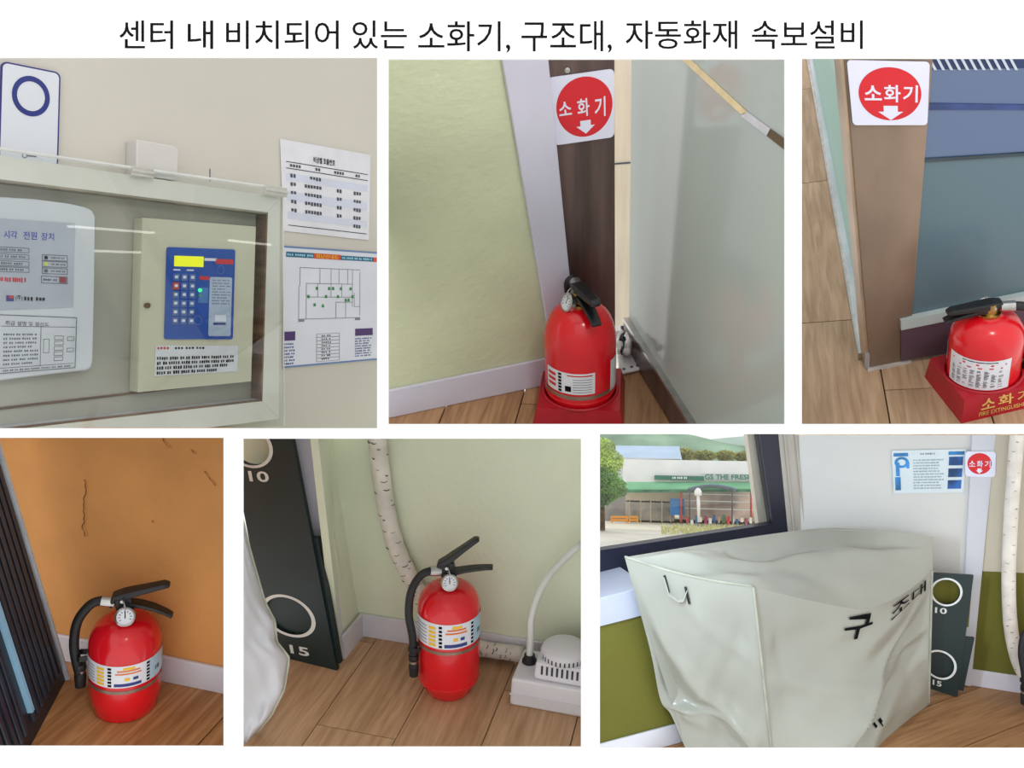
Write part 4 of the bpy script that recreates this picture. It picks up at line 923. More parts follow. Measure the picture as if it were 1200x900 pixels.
LN = mat('plan_line_grey', (120, 124, 132), .6, noise=(9, .05)); X = lambda a_, b_, c_, d_: (a_, b_, c_, d_)
lw = .007
walls_ = [(.15, .17, .75, .17), (.14, .32, .14, .60), (.75, .19, .75, .58), (.19, .60, .70, .60), (.34, .17, .34, .30), (.45, .17, .45, .30), (.53, .17, .53, .30), (.62, .17, .62, .30), (.21, .30, .67, .30), (.21, .30, .21, .60), (.21, .415, .67, .415), (.50, .46, .50, .60), (.50, .46, .67, .46), (.60, .46, .60, .60), (.67, .17, .67, .50), (.15, .17, .15, .32), (.69, .38, .69, .50), (.69, .50, .75, .50), (.14, .60, .19, .62), (.70, .62, .75, .60), (.32, .30, .32, .415), (.45, .30, .45, .415), (.56, .30, .56, .415)]
for x0, y0, x1, y1 in walls_:
    m = MB(); q2.rect(m, min(x0, x1) - lw / 3, min(y0, y1) - lw / 3, max(x0, x1) + lw / 3, max(y0, y1) + lw / 3, .0014); m.build('plan_wall', LN, t)
GA = mat('arrow_green', (50, 130, 70), .6, noise=(9, .03))
for u, v in ((.31, .34), (.43, .34), (.47, .34), (.55, .34), (.65, .34), (.23, .41), (.40, .41), (.52, .41), (.67, .41), (.29, .48), (.37, .49), (.63, .44), (.60, .44)):
    m = MB(); q2.poly(m, [(u - .01, v - .012), (u + .01, v - .012), (u + .012, v + .014), (u - .012, v + .014)], .0016); m.build('plan_arrow', GA, t)
on(q2, [(.0, .70, .11, .775), (.70, .70, .89, .765)], 'heading_block', PUR, t, .0014)
m = MB(); q2.words(m, .01, .79, .12, .98, 7, 8, .6, .0014, .018, .4); q2.words(m, .70, .78, .88, .96, 8, 9, .6, .0014, .016, .2); m.build('small_print', NAVY, t)['kind'] = 'stuff'
for k in range(8): m = MB(); q2.frame(m, .31, .73 + .03 * k, .54, .762 + .03 * k, .004, .0014, .003); m.build('legend_row', LN, t)
m = MB(); q2.words(m, .36, .735, .46, .965, 8, 19, .5, .0014, .02, .3); m.build('small_print', GREYINK, t)['kind'] = 'stuff'

# fluorescent tubes beside the case; they mirror in the clear cover
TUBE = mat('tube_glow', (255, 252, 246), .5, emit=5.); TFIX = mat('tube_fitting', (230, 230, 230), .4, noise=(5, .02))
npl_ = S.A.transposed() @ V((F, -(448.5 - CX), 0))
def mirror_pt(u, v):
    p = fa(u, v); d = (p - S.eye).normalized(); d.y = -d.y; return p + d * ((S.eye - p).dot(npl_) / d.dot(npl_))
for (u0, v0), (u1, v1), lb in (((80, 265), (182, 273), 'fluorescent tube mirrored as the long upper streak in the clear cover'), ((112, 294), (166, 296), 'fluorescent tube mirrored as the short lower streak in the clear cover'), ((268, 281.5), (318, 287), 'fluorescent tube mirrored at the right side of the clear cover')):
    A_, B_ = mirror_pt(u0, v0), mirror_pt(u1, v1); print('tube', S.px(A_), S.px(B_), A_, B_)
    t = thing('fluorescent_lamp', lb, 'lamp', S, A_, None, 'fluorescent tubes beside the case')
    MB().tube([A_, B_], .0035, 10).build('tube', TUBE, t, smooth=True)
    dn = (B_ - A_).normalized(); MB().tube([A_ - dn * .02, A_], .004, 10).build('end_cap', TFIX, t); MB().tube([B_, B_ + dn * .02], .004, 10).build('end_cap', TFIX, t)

# ------------------------------------------------------------------ set 6: covered box by the window
S = Rig((1087, 828), 2.6, 27, 0, OPEN[6]); up = V((0, 0, 1))
A0 = V((-.86, -.42, 0)); DW = V((.70, .71, 0)).normalized(); NW = V((DW.y, -DW.x, 0)); wW = S.wall(A0, A0 + DW)
OLV = mat('olive_green_wallpaper', (104, 102, 42), .75, noise=(2, .06), bump=(60, .1), spec=.2); WW = mat('white_wall_paint', (210, 209, 205), .7, noise=(1.5, .02), bump=(80, .04), spec=.2)  # green wallpaper darkened to olive: the backlit shade is put into its colour
BEI = mat('beige_moulding', (186, 180, 170), .5, noise=(4, .04)); NAV = mat('navy_window_frame', (32, 34, 52), .38, noise=(6, .08))
GO = .16; NWv = NW if NW.dot(S.eye - A0) > 0 else -NW; Ag = A0 + NWv * GO
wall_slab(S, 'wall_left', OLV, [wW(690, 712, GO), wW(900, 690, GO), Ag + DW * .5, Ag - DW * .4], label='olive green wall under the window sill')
baseboard(S, Ag - DW * .3, Ag + DW * .4, .06, .008, 'baseboard_left', BB, ext=0)
q = S.q(wW, (911, 500), (938, 500), (952, 640), (925, 640)); m = MB(); q.slab(m, .012, l=-.01); tr = struct(m.build('trim_3', BEI, rig=S), 'beige wall moulding right of the navy window frame')
for x0, x1 in ((917, 919), (930, 932)): q_ = S.q(lambda u, v: wW(u, v, .004), (x0, 500), (x1, 500), (x1 + 14, 640), (x0 + 14, 640)); m = MB(); q_.slab(m, .003); m.build('moulding_bead', BEI, tr)
win = struct(MB().prism(S.clip([wW(690, 647), wW(905.5, 614), wW(926, 622.5), wW(690, 689)]), -NW * .03 if NW.dot(S.eye - A0) > 0 else NW * .03).build('window_1', NAV, rig=S), 'navy framed window looking onto the street')
NWo = NW if NW.dot(S.eye - A0) > 0 else -NW
MB().prism(S.clip([wW(889, 500), wW(911, 500), wW(926, 622.5), wW(905.5, 614)]), -NWo * .03).build('frame_stile', NAV, win)
MB().prism(S.clip([wW(886.5, 500, -.01), wW(889.5, 500, -.01), wW(906, 614, -.01), wW(903, 614, -.01)]), -NWo * .012).build('gasket', BLACK, win)
MB().prism(S.clip([wW(690, 500, -.02), wW(893, 500, -.02), wW(909, 616, -.02), wW(690, 649, -.02)]), -NWo * .004).build('window_pane', glass('window_glass', (250, 251, 251), .03), win)
MB().prism(S.clip([wW(874.5, 500, -.05), wW(893, 500, -.05), wW(909, 622, -.05), wW(890, 622, -.05)]), -NWo * .02).build('outer_jamb', mat('outer_jamb_beige', (196, 184, 166), .6, noise=(5, .04)), win)
sl = S.clip([wW(690, 704.5, GO + .012), wW(760, 686, GO + .012), wW(760, 720, GO + .012), wW(690, 738, GO + .012)])
struct(MB().prism(sl, -NWo * (GO + .02)).build('trim_4', mat('sill_white', (180, 184, 200), .4, noise=(5, .02)), rig=S, bevel=.003), 'white window sill board')
# white wall, trim and recess
C0 = wW(936, 560); C0.z = 0; T0 = S.fl(1137, 803); w6 = S.wall(C0, T0)
wall_slab(S, 'wall_back', WW, [w6(926, 500), w6(1160, 500), w6(1133, 806), w6(930, 720)], label='white wall behind the covered box')
q = S.q(lambda u, v: w6(u, v, .012), (1140, 500), (1168, 500), (1138, 805), (1124, 802)); m = MB(); q.slab(m, .03, l=-.03)
struct(m.build('trim_5', mat('trim_pale_grey', (204, 206, 214), .45, noise=(4, .02)), rig=S, bevel=.002), 'pale corner trim carrying the small round sign')
r0, r1 = S.fl(1130, 801), S.fl(1200, 812); wr = S.wall(r0, r1)
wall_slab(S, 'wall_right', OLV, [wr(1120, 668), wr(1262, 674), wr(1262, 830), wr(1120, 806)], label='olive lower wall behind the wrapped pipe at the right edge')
wall_slab(S, 'wall_right', mat('dim_beige_wall', (190, 182, 164), .7, noise=(2, .03)), [wr(1120, 500), wr(1262, 500), wr(1262, 674), wr(1120, 668)], label='beige upper wall behind the wrapped pipe at the right edge')
baseboard(S, r0, r1 + (r1 - r0), .055, .008, 'baseboard_right', BB, ext=0)
planks(S, 'floor', (0, 0, 0), 50, .2, .9, wood('oak_laminate_amber', (172, 128, 86), (132, 92, 58)), mat('underlay', (70, 50, 36), .9), extra=((Ag + NWo * .001, NWo),), far=.35, label='amber oak laminate floor in front of the covered box')
# covered box
lay = lambda cs, u: (lambda k, i: tuple(cs[i][j] + (cs[i + 1][j] - cs[i][j]) * (k - i) for j in range(len(cs[0]))))(u * (len(cs) - 1), min(int(u * (len(cs) - 1)), len(cs) - 2))
def smooth_curve(cs, u):
    n = len(cs) - 1; k = u * n; i = min(int(k), n - 1); f = k - i; p = lambda j: V(cs[max(0, min(n, j))])
    p0, p1, p2, p3 = p(i - 1), p(i), p(i + 1), p(i + 2)
    return .5 * (2 * p1 + (p2 - p0) * f + (2 * p0 - 5 * p1 + 4 * p2 - p3) * f * f + (3 * p1 - p0 - 3 * p2 + p3) * f ** 3)
Fb, Rb, Lb = S.fl(906, 898), S.fl(1088, 826), S.fl(806, 884)
wR = S.wall(Fb, Rb); NR = (Rb - Fb).cross(up).normalized(); NR = NR if NR.dot(S.eye - Fb) > 0 else -NR
Ft = wR(883, 688); Lt = S.hit(732, 653, (0, 0, .60)); Rt = wR(1094, 629); Bt = S.hit(966, 619, (0, 0, Ft.z + .03))
print('cover', Ft, Lt, Rt, Bt, Fb, Rb, Lb)
fold = [Ft] + [wR(u, v, o) for u, v, o in ((915, 696, .004), (950, 704, .01), (985, 711, .012), (1015, 713, .01), (1045, 703, .008), (1070, 688, .004))] + [wR(1092, 668)]
botR = [Fb] + [S.fl(u, v) for u, v in ((960, 900), (1005, 893), (1030, 879), (1058, 853))] + [Rb]
def nz(x, y, k): return math.sin(x * 7.1 + y * 3.3 + k) * .5 + math.sin(x * 3.7 - y * 9.2 + 1.7 * k) * .35 + math.sin((x + y) * 17 + k * 2.1) * .15
def crease(x, y, x0, y0, ang, w):       # a ridge running across a panel
    d = (x - x0) * math.sin(ang) - (y - y0) * math.cos(ang); return math.exp(-(d / w) ** 2)
def rightf(u, v, l=0.):
    p = smooth_curve(fold, u).lerp(smooth_curve(botR, u), v)
    e = min(1, u * 8) * min(1, (1 - u) * 8); b = .014 * nz(u * 1.2, v * 1.3, .4) * min(1, v * 5) * e
    b += (.016 * crease(u, v, .55, .72, -.62, .035) - .02 * crease(u, v, .62, .78, -.66, .06) + .012 * crease(u, v, .80, .35, -.95, .03) - .014 * crease(u, v, .86, .4, -.98, .05) + .01 * crease(u, v, .3, .55, .12, .05)) * e * min(1, v * 4) - .03 * math.sin(math.pi * min(1, v * 1.15)) * e
    return p + NR * (b + l)
NL = (Lt - Ft).cross(Fb - Ft).normalized(); NL = NL if NL.dot(S.eye - Ft) > 0 else -NL
def leftf(u, v, l=0.):       # u: 0 at the left edge, 1 at the front edge
    a_ = smooth_curve([Lt, Lt.lerp(Lb, .45) - V((.012, 0, 0)), Lt.lerp(Lb, .72) - V((.03, 0, 0)), Lt.lerp(Lb, .80) - V((.012, 0, 0)), Lb], v)
    top_ = Lt.lerp(Ft, u) - up * (.012 * math.sin(math.pi * u)); bot_ = Lb.lerp(Fb, u)
    p = top_.lerp(bot_, v) + (a_ - Lt.lerp(Lb, v)) * (1 - u)
    e = min(1, u * 7) * min(1, (1 - u) * 7)
    b = .014 * nz(u * 1.3, v * 1.5, 2.2) * min(1, v * 4) + (.022 * crease(u, v, .35, .42, .78, .06) - .018 * crease(u, v, .28, .58, .80, .07) + .014 * crease(u, v, .75, .78, .25, .04) - .012 * crease(u, v, .6, .9, .15, .05) + .01 * crease(u, v, .6, .2, .5, .04)) * min(1, v * 5)
    return p + NL * (b * e + l)
NB_ = (Bt - Lt).normalized()
backe = [Lt, Lt.lerp(Bt, .35) + up * .004, Lt.lerp(Bt, .7) + up * .006, Bt, Bt.lerp(Rt, .5) + up * .006, Rt]
front_e = lambda u: (Lt.lerp(Ft, u / .4) - up * (.012 * math.sin(math.pi * u / .4))) if u < .4 else rightf((u - .4) / .6, 0)
be = lambda u: smooth_curve(backe, u)
def topf(u, v, l=0.):
    p = front_e(u).lerp(be(u), v); e = math.sin(math.pi * v) * min(1, u * 6) * min(1, (1 - u) * 6)
    z = .022 * nz(u * 1.6, v * 1.1, 4.) * e + .03 * crease(u, v, .62, .55, .35, .12) * e - .022 * crease(u, v, .35, .5, 1.2, .12) * e
    return p + up * (z + l)
t = thing('covered_box', 'large box under a white vinyl cover lettered in black below the window', 'covered box', S, V((-.35, -.3, 0)))
CLO6 = mat('cover_vinyl_grey', (160, 160, 149), .22, noise=(3, .03), bump=(10, .12))  # off-white vinyl; the room's shade is put into this grey
MB().grid(topf, 48, 24).build('top_panel', CLO6, t, smooth=True); MB().grid(leftf, 36, 40).build('end_panel', CLO6, t, smooth=True); MB().grid(rightf, 56, 40).build('side_panel', CLO6, t, smooth=True)
# hidden faces towards the wall
Bb, = [V((Bt.x, Bt.y, 0))]
MB().quad(Bt, Rt, Rb, Bb).build('back_panel', CLO6, t); MB().quad(Lt, Bt, Bb, Lb).build('rear_end_panel', CLO6, t); MB().poly([wR(1092, 668), Rt, Rb]).build('corner_gusset', CLO6, t)
PIP = mat('cover_piping', (164, 164, 148), .5, noise=(20, .06))
for f in (lambda k: leftf(1, k, .002), lambda k: front_e(k * .4) + up * .002, lambda k: rightf(1, k, .001)):
    MB().tube([f(k / 24) for k in range(25)], .0035, 6).build('seam_piping', PIP, t, smooth=True)
for (u0, v0, u1, v1) in ((.30, .03, .47, .085),):
    pts = [leftf(u0, v0, .004), leftf(u0 + .01, v1, .012), leftf((u0 + u1) / 2, v1 + .01, .02), leftf(u1 - .05, v1 + .01, .012), leftf(u1, v0 + .03, .004)]
    hd = MB().strap(pts, .014, .002, NL).build('carry_strap', mat('strap_pale', (176, 174, 166), .5, noise=(20, .05)), t)
for u, v in ((.305, .05), (.46, .075)): MB().tube([leftf(u, v - .025, .006), leftf(u + .004, v + .03, .008)], .0035, 6).build('strap_end', BLACK, t)
def cloth_text(body, pix, bold=.012):          # corners as (u, v) on the side panel
    vs, fs, asp = glyphs(body, bold); (a_, b_, c_, d_) = [V((x, y)) for x, y in pix]
    def f(x, y): p = (a_ * (1 - x) + b_ * x) * (1 - y) + (d_ * (1 - x) + c_ * x) * y; return rightf(p.x, p.y, .004)
    MB().add([f(x, 1 - y) for x, y in vs], fs).build('lettering', INK, t)
cloth_text('구', [(.46, .07), (.62, .035), (.61, .21), (.45, .25)], .012); cloth_text('조', [(.72, .055), (.84, .03), (.84, .11), (.72, .16)], .008); cloth_text('대', [(.855, .03), (.94, .025), (.945, .11), (.86, .13)], .008)
for u, v, w_ in ((.605, .845, .012), (.635, .83, .016), (.64, .85, .006), (.735, .66, .006)): MB().quad(rightf(u, v, .004), rightf(u + w_, v - .01, .004), rightf(u + w_ + .003, v + .012, .004), rightf(u + .003, v + .02, .004)).build('lettering_trace', INK, t)
# poster and small sign on the white wall
wp6 = lambda u, v: w6(u, v, .003)
q = S.q(wp6, (1045, 528), (1133, 526), (1129, 577), (1047, 578)); m = MB(); q.slab(m, .001, .03, 1.5)
t = tag(m.build('instruction_poster', mat('poster_white', (214, 226, 230), .35, noise=(9, .02)), rig=S), 'white and blue laminated instruction poster on the white wall', 'poster')
PB = mat('poster_blue', (52, 128, 190), .5, noise=(16, .2)); PD = mat('poster_dark_blue', (28, 78, 140), .5, noise=(20, .3))
on(q, [(.02, .06, .22, .14), (.03, .62, .11, .93)], 'blue_block', PB, t, .0016); on(q, [(.76, .05, .97, .13)], 'blue_block', PB, t, .0016)
m = MB(); q.ring(m, .13, .28, .10, .13, .045, .0016, 30); m.build('blue_hook', PB, t); on(q, [(.045, .28, .10, .6), (.19, .28, .235, .42)], 'blue_hook', PB, t, .0017)
for k in range(3): on(q, [(.77, .17 + .27 * k, .96, .37 + .27 * k)], 'photo_block', PD, t, .0016)
m = MB(); q.words(m, .38, .06, .58, .12, 1, 3, .8, .0016, .02, 0); q.words(m, .29, .2, .72, .92, 11, 4, .5, .0016, .014, .25); m.build('small_print', mat('poster_grey_print', (130, 146, 160), .7, noise=(9, .05)), t)['kind'] = 'stuff'
ws = lambda u, v: w6(u, v, .0135)
q = S.q(ws, (1131, 529), (1167, 529), (1166, 559), (1131, 558))
sign(S, q, 'small white sign with red oval on the pale corner trim by the poster', (.47, .48, .40, .42), (.47, .77, .24, .2), (('소', (.12, .36, .33, .6)), ('화', (.38, .36, .58, .62)), ('기', (.64, .36, .83, .62))), .1, 1.2, th=.002, bold=.016)
# hole board
b0, b1 = S.fl(1085, 806), S.fl(1122, 817); w6b = S.wall(b1, b1 + (T0 - C0))
qb = S.q(w6b, (1078, 671), (1141, 674.5), (1122, 817), (1076, 803))
def backing6(m):
    q2 = S.q(lambda u, v: w6b(u, v, -.016), (1085, 742), (1141, 746), (1128, 808), (1085, 800)); q2.slab(m, .01)
hole_board(S, qb, 'dark green board with white-ringed holes standing right of the covered box', [(.52, .15, .27, .105), (.50, .77, .34, .11)], [('10', .32, .285, .56, .335), ('15', .36, .91, .58, .955)], .01, backing6, b1)
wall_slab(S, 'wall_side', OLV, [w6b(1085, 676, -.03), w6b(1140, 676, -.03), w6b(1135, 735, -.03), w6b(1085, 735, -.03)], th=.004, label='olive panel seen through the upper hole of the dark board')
# wrapped pipe at the right edge
t = thing('wrapped_pipe', 'white tape-wrapped pipe at the right edge beside the pale corner trim', 'pipe', S, wr(1190, 790, .03))
pc = [(1193, 500), (1188, 560), (1184, 620), (1182, 680), (1184, 730), (1190, 765), (1200, 790), (1215, 805)]
P3 = [wr(u, v, .03) for u, v in pc]; pts = [smooth_curve(P3, k / 40) for k in range(41)]
MB().tube(pts, .0195, 16).build('pipe_body', PIPE, t, smooth=True); rd = random.Random(11)
for i in range(2, 39):
    c, r = pts[i], .0195; tg = (pts[i + 1] - pts[i - 1]).normalized(); to = (S.eye - c).normalized(); sd = tg.cross(to).normalized(); to = sd.cross(tg)
    for _ in range(1):
        a0 = rd.uniform(-60, 40); ln = rd.uniform(10, 32); w_ = rd.uniform(.0005, .0012)
        MB().tube([c + tg * rd.uniform(-.001, .001) + (to * math.cos(math.radians(a0 + ln * k / 4)) + sd * math.sin(math.radians(a0 + ln * k / 4))) * (r * 1.02) for k in range(5)], [w_ * .5, w_, w_ * .8, w_, w_ * .4], 5).build('tape_tear', SEAMD, t)
extinguisher(S, S.fl(1240, 838), 'red extinguisher cut off by the right edge beyond the covered box', R=.072, H=.24, yaw=0, lbl=10, style='wide', lever=35, lower=10, dome=.06, nozz=.07, lz=(.068, .004))

# ------------------------------------------------------------------ the street outside the window (real-world sizes, about 60 m away)
E_ = Rig((800, 614), 60, 4, 0, None); S = E_
fc = lambda u, v, o=0.: S.hit(u, v, (0, -o, 0), (0, 1, 0))
CON = mat('concrete_forecourt', (250, 242, 226), .8, noise=(.3, .03)); ROAD = mat('grey_pavement', (226, 222, 212), .85, noise=(.4, .05))
struct(MB().prism([(-16, -6, 0), (12, -6, 0), (12, 30, 0), (-16, 30, 0)], (0, 0, -.3)).build('ground', CON, rig=S), 'pale concrete forecourt across the street')
struct(MB().prism([(-16, -34, -.05), (12, -34, -.05), (12, -6, -.05), (-16, -6, -.05)], (0, 0, -.3)).build('pavement', ROAD, rig=S), 'grey pavement below the window')
STW = mat('store_white_wall', (246, 245, 246), .7, noise=(.5, .03)); GSG = mat('sign_dark_green', (50, 118, 96), .5, noise=(.8, .08)); AWN = mat('awning_green', (120, 190, 144), .5, noise=(.8, .06))
t = thing('store_building', 'white roadside store with green awning and lettered sign seen through the window', 'building', S, fc(810, 614))
def wallbox(x0, y0, x1, y1, dep, nm, ma, par=None, o=0.):
    a_, b_ = fc(x0, y0, o), fc(x1, y1, o); return MB().box((a_.x, a_.y, b_.z), (b_.x, a_.y + dep, a_.z)).build(nm, ma, par or t)
wallbox(730, 538, 900, 569, 8, 'parapet', STW); wallbox(733, 574, 798, 588, 6, 'shutter', mat('shutter_beige', (206, 190, 168), .6, noise=(.8, .04)), o=-.3)
wallbox(700, 574, 735, 612, 5, 'side_bay', mat('shade_grey', (150, 146, 144), .7, noise=(.6, .1)), o=-.6)  # plain grey tone of the side bay
wallbox(733, 588, 790, 611, 5, 'shopfront', mat('shopfront_grey', (176, 168, 162), .3, noise=(.8, .15)), o=-.5)
for x in (737, 750, 762, 775, 785): wallbox(x, 587, x + 1.3, 612, .2, 'post', mat('post_beige', (196, 182, 160), .6, noise=(.9, .05)), o=.1)
wallbox(796, 574, 900, 612, 5, 'open_bay', mat('bay_pinkish_grey', (206, 186, 178), .7, noise=(.5, .18)), o=-.8)
sg = wallbox(767, 557, 825, 563.5, .3, 'sign_board', GSG, o=.4); wallbox(823, 555, 896, 563.5, .25, 'sign_board', mat('sign_pale', (206, 212, 212), .5, noise=(.8, .03)), o=.35)
for x0, x1, y0, y1, body in ((788, 806, 558.5, 561.5, None), (826, 836, 555.5, 562, 'GS'), (839, 854, 556, 562, 'THE'), (857, 882, 556, 562, 'FRESH')):
    qq = Q(fc(x0, y0, .75), fc(x1, y0, .75), fc(x1, y1, .75), fc(x0, y1, .75), S.eye); m = MB()
    if body: qq.text(m, body, 0, 0, 1, 1, .02, .03)
    else: qq.words(m, 0, 0, 1, 1, 1, 2, .9, .02, .12, 0)
    m.build('lettering', GSG if body else STW, t)
a_, b_ = fc(733, 566, .2), fc(898, 566, .2); c_, d_ = fc(898, 573, 1.6), fc(731, 574, 1.6)
MB().prism([a_, b_, c_, d_], (0, 0, .08)).build('awning', AWN, t); MB().prism([d_, c_, c_ - V((0, 0, .2)), d_ - V((0, 0, .2))], (0, .05, 0)).build('awning_valance', mat('valance_green', (60, 116, 84), .5, noise=(2, .2)), t)
wallbox(785, 584, 802, 604, .1, 'blue_banner', mat('banner_blue', (66, 128, 192), .5, noise=(.8, .1)), o=.9)
for x in (797, 879): wallbox(x, 575, x + 2.4, 612, .2, 'red_post', mat('post_red', (198, 84, 76), .5, noise=(1, .06)), o=1.0)
for y in (579, 587, 596): wallbox(800, y, 884, y + 1.2, .1, 'shelf_rail', STW, o=.2)
t = thing('parked_awning', 'grey-blue curved tent canopy in front of the store', 'canopy', S, fc(830, 612, 3))
m = MB().grid(lambda i, j: fc(806 + 56 * i, 572 - 5 * math.sin(math.pi * i), 3.2 - 1.8 * j) - V((0, 0, .25 * j)), 14, 3); m.build('canopy', mat('canopy_greyblue', (120, 136, 158), .5, noise=(1, .1)), t, smooth=True).modifiers.new('s', 'SOLIDIFY').thickness = .05
for x in (808, 858): MB().tube([fc(x, 572, 2.6), fc(x, 613, 2.6)], .05, 8).build('pole', GREYINK, t)
cols = [(214, 86, 90), (238, 236, 232), (90, 130, 190), (232, 226, 210), (190, 90, 120), (240, 240, 240), (70, 110, 170), (220, 200, 170), (120, 150, 110)]
rd = random.Random(4); words_ = {0: 'red', 1: 'white', 2: 'blue', 3: 'cream', 4: 'plum', 5: 'bright white', 6: 'deep blue', 7: 'sand', 8: 'green'}
places = ['left of the tent canopy', 'under the left side of the canopy', 'under the middle of the canopy', 'under the right side of the canopy', 'right of the tent canopy']
n_ = 0
for k in range(15):
    x = 804 + 5.3 * k; c = k % 9; h_ = rd.uniform(5, 10); w_ = rd.uniform(2.6, 4.4); y1 = 612 + rd.uniform(-1, 3); o_ = 1.6 + rd.random() * .8
    a_, b_ = fc(x, y1 - h_, o_), fc(x + w_, y1, o_)
    m = MB().box((a_.x, a_.y, max(.02, b_.z)), (b_.x, a_.y + .4, max(.3, a_.z)))
    o = m.build('goods_crate', mat('goods_%d' % c, cols[c], .6, noise=(1.2, .08)), rig=S, bevel=.03)
    tag(o, '%s goods crate outside the store, %s' % (words_[c], places[min(4, k // 3)]), 'crate', 'goods outside the store')
t = thing('figure_stand', 'white tall display stand in front of the tent canopy', 'display stand', S, fc(819, 612, 4))
MB().tube([fc(819, 612, 4), fc(818.5, 590, 4), fc(818, 580, 4)], [.08, .11, .09], 10).build('stand_post', STW, t, smooth=True); MB().lathe([(0, 0), (.22, .02), (.24, .3), (.1, .5), (0, .52)], 14, Matrix.Translation(fc(818, 581, 4))).build('stand_head', STW, t, smooth=True)
for (x, w_, lb) in ((717, 18, 'left'), (738, 9, 'right')):
    t = thing('orange_barrier', 'orange barrier frame on the forecourt, the %s one' % lb, 'barrier', S, fc(x, 612, 1.5), None, 'orange barriers')
    OB = mat('barrier_orange', (232, 160, 70), .5, noise=(1, .05))
    for y in (606, 609.5): MB().tube([fc(x, y, 1.5), fc(x + w_, y, 1.5)], .08, 8).build('bar', OB, t)
    for xx in (x, x + w_): MB().tube([fc(xx, 605, 1.5), fc(xx, 612.5, 1.5)], .07, 8).build('leg', OB, t)
# blue roofed building behind, bushes, hills, tree
t = thing('blue_roofed_shed', 'long shed with pale blue roof behind the store', 'building', S, S.hit(757, 560, (0, 14, 0), (0, 1, 0)))
fd = lambda u, v: S.hit(u, v, (0, 14, 0), (0, 1, 0))
a_, b_ = fd(712, 536), fd(797, 560); MB().box((a_.x, 14, b_.z), (b_.x, 26, a_.z)).build('shed_wall', mat('shed_wall_pale', (206, 208, 212), .6, noise=(.5, .04)), t)
MB().prism([fd(708, 538), fd(799, 538), S.hit(796, 523, (0, 18, 0), (0, 1, 0)), S.hit(712, 522, (0, 18, 0), (0, 1, 0))], (0, 0, -.2)).build('shed_roof', mat('shed_roof_blue', (186, 212, 240), .5, noise=(.5, .03)), t)
def foliage(c, rx, ry, rz, n, size, seed):
    rd = random.Random(seed); m = MB()
    for _ in range(n):
        while True:
            p = V((rd.uniform(-1, 1), rd.uniform(-1, 1), rd.uniform(-1, 1)))
            if p.length < 1: break
        p = p * (.55 + .45 * rd.random()) if rd.random() < .4 else p.normalized() * rd.uniform(.75, 1.05)
        q_ = V(c) + V((p.x * rx, p.y * ry, p.z * rz)); a_ = V((rd.gauss(0, 1), rd.gauss(0, 1), rd.gauss(0, 1))).normalized(); b_ = a_.orthogonal().normalized(); s_ = size * rd.uniform(.6, 1.3)
        m.quad(q_ - a_ * s_, q_ + b_ * s_ * .6, q_ + a_ * s_, q_ - b_ * s_ * .6)
    return m
LF = mat('leaf_green', (104, 146, 62), .6, noise=(.7, .3)); LF2 = mat('leaf_olive', (170, 172, 92), .6, noise=(.3, .25)); BARK = mat('bark', (92, 76, 60), .9, noise=(3, .2))
LF3 = mat('leaf_yellow_green', (178, 202, 106), .6, noise=(.8, .25))
for k, (u, v, w_, h_, lb) in enumerate(((803, 533, 12, 8, 'rounded olive tree left in the row behind the store roof'), (826, 534, 13, 6, 'broad olive tree in the middle of the row behind the store roof'), (850, 534, 12, 6, 'low olive tree right of the middle behind the store roof'), (872, 535, 12, 6, 'rightmost olive tree behind the store roof by the window frame'))):
    fe = S.hit(u, v, (0, 31, 0), (0, 1, 0)); sc = .091
    t = thing('background_tree', lb, 'tree', S, (fe.x, fe.y, 0), None, 'trees behind the store')
    foliage(fe, w_ * sc, 1.0, h_ * sc, 900, .16, 30 + k).build('foliage', LF2, t)['kind'] = 'stuff'; MB().tube([(fe.x, fe.y, 0), (fe.x, fe.y, fe.z)], .15, 8).build('trunk', BARK, t)
ft = lambda u, v: S.hit(u, v, (0, -8, 0), (0, 1, 0)); c = ft(709, 552); sc = .052
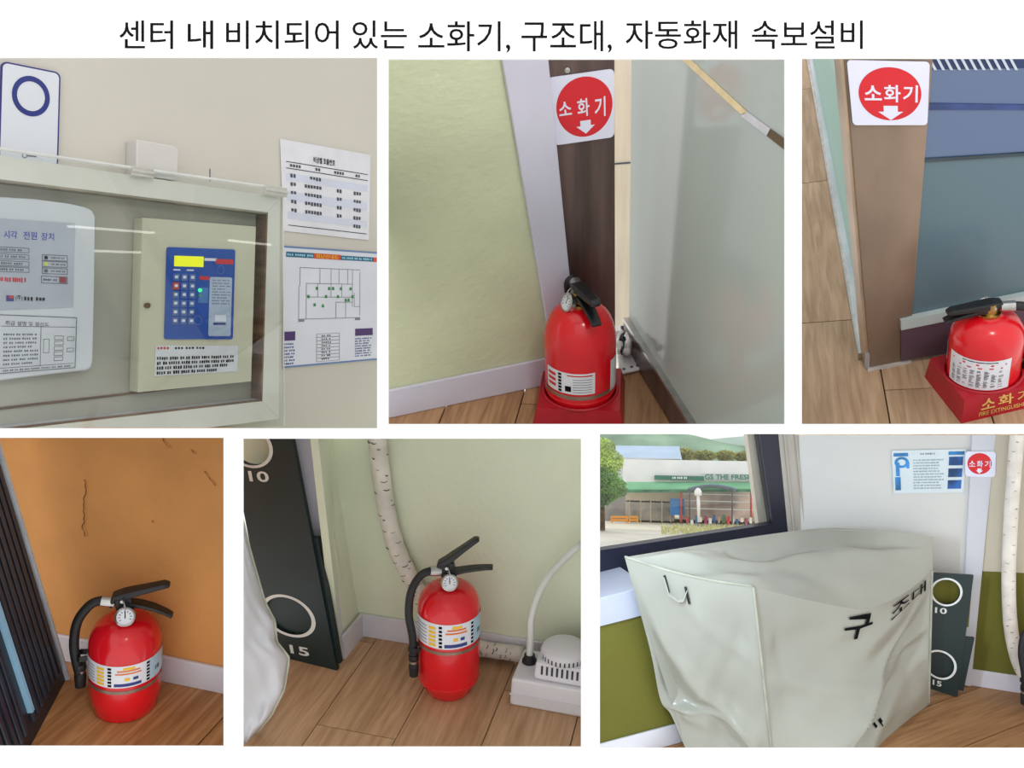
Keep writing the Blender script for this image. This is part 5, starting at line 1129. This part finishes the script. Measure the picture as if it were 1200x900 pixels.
t = thing('street_tree', 'leafy green tree at the left side of the window view', 'tree', S, (ft(706, 600).x, -8, 0))
for k, (u, v, rx, rz) in enumerate(((705, 526, 17, 13), (716, 541, 15, 13), (704, 556, 24, 16), (716, 572, 19, 14), (702, 584, 16, 10))):
    f = ft(u, v); foliage(f, rx * sc, .9, rz * sc, 1500, .085, 50 + k).build('foliage', LF3 if k < 2 else LF, t)['kind'] = 'stuff'
MB().tube([(ft(706, 600).x, -8, 0), ft(706, 560)], [.18, .1], 8).build('trunk', BARK, t)
def ridge(y, prof, ma, nm, lb):
    pr = [S.hit(u, v, (0, y, 0), (0, 1, 0)) for u, v in prof]; base = pr[0].z - 40
    m = MB().grid(lambda i, j: (lambda p: V((p.x, y - (1 - j) * 60, (p.z if j > .99 else base + (p.z - base) * (j ** .8)))) + V((0, 0, 1.5 * math.sin(i * 40 + j * 9) * (1 - j))))(smooth_curve(pr, i)), 40, 10)
    struct(m.build(nm, ma, rig=S, smooth=True), lb)
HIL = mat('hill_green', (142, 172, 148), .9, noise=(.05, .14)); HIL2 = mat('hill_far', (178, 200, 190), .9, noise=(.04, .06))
ridge(330, [(640, 506), (700, 508), (745, 508), (800, 508.5), (825, 513), (850, 519), (900, 526), (960, 530)], HIL, 'hill', 'green wooded hill behind the store')
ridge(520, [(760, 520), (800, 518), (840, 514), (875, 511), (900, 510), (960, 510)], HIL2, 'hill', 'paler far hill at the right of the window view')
# grass tufts
m = MB(); rd = random.Random(77)
for _ in range(700):
    p = S.hit(rd.uniform(775, 905), rd.uniform(618, 627), (0, 0, 0), (0, 0, 1)); h_ = rd.uniform(.12, .42); a_ = rd.uniform(0, 6.28); d_ = V((math.cos(a_) * .06, math.sin(a_) * .06, 0)); m.add([p - d_, p + d_, p + V((rd.uniform(-.15, .15), 0, h_))], [(0, 1, 2)])
o = m.build('roadside_grass', mat('dry_grass', (206, 206, 150), .8, noise=(.5, .1)), rig=S); tag(o, 'dry pale grass growing along the forecourt edge', 'grass'); o['kind'] = 'stuff'
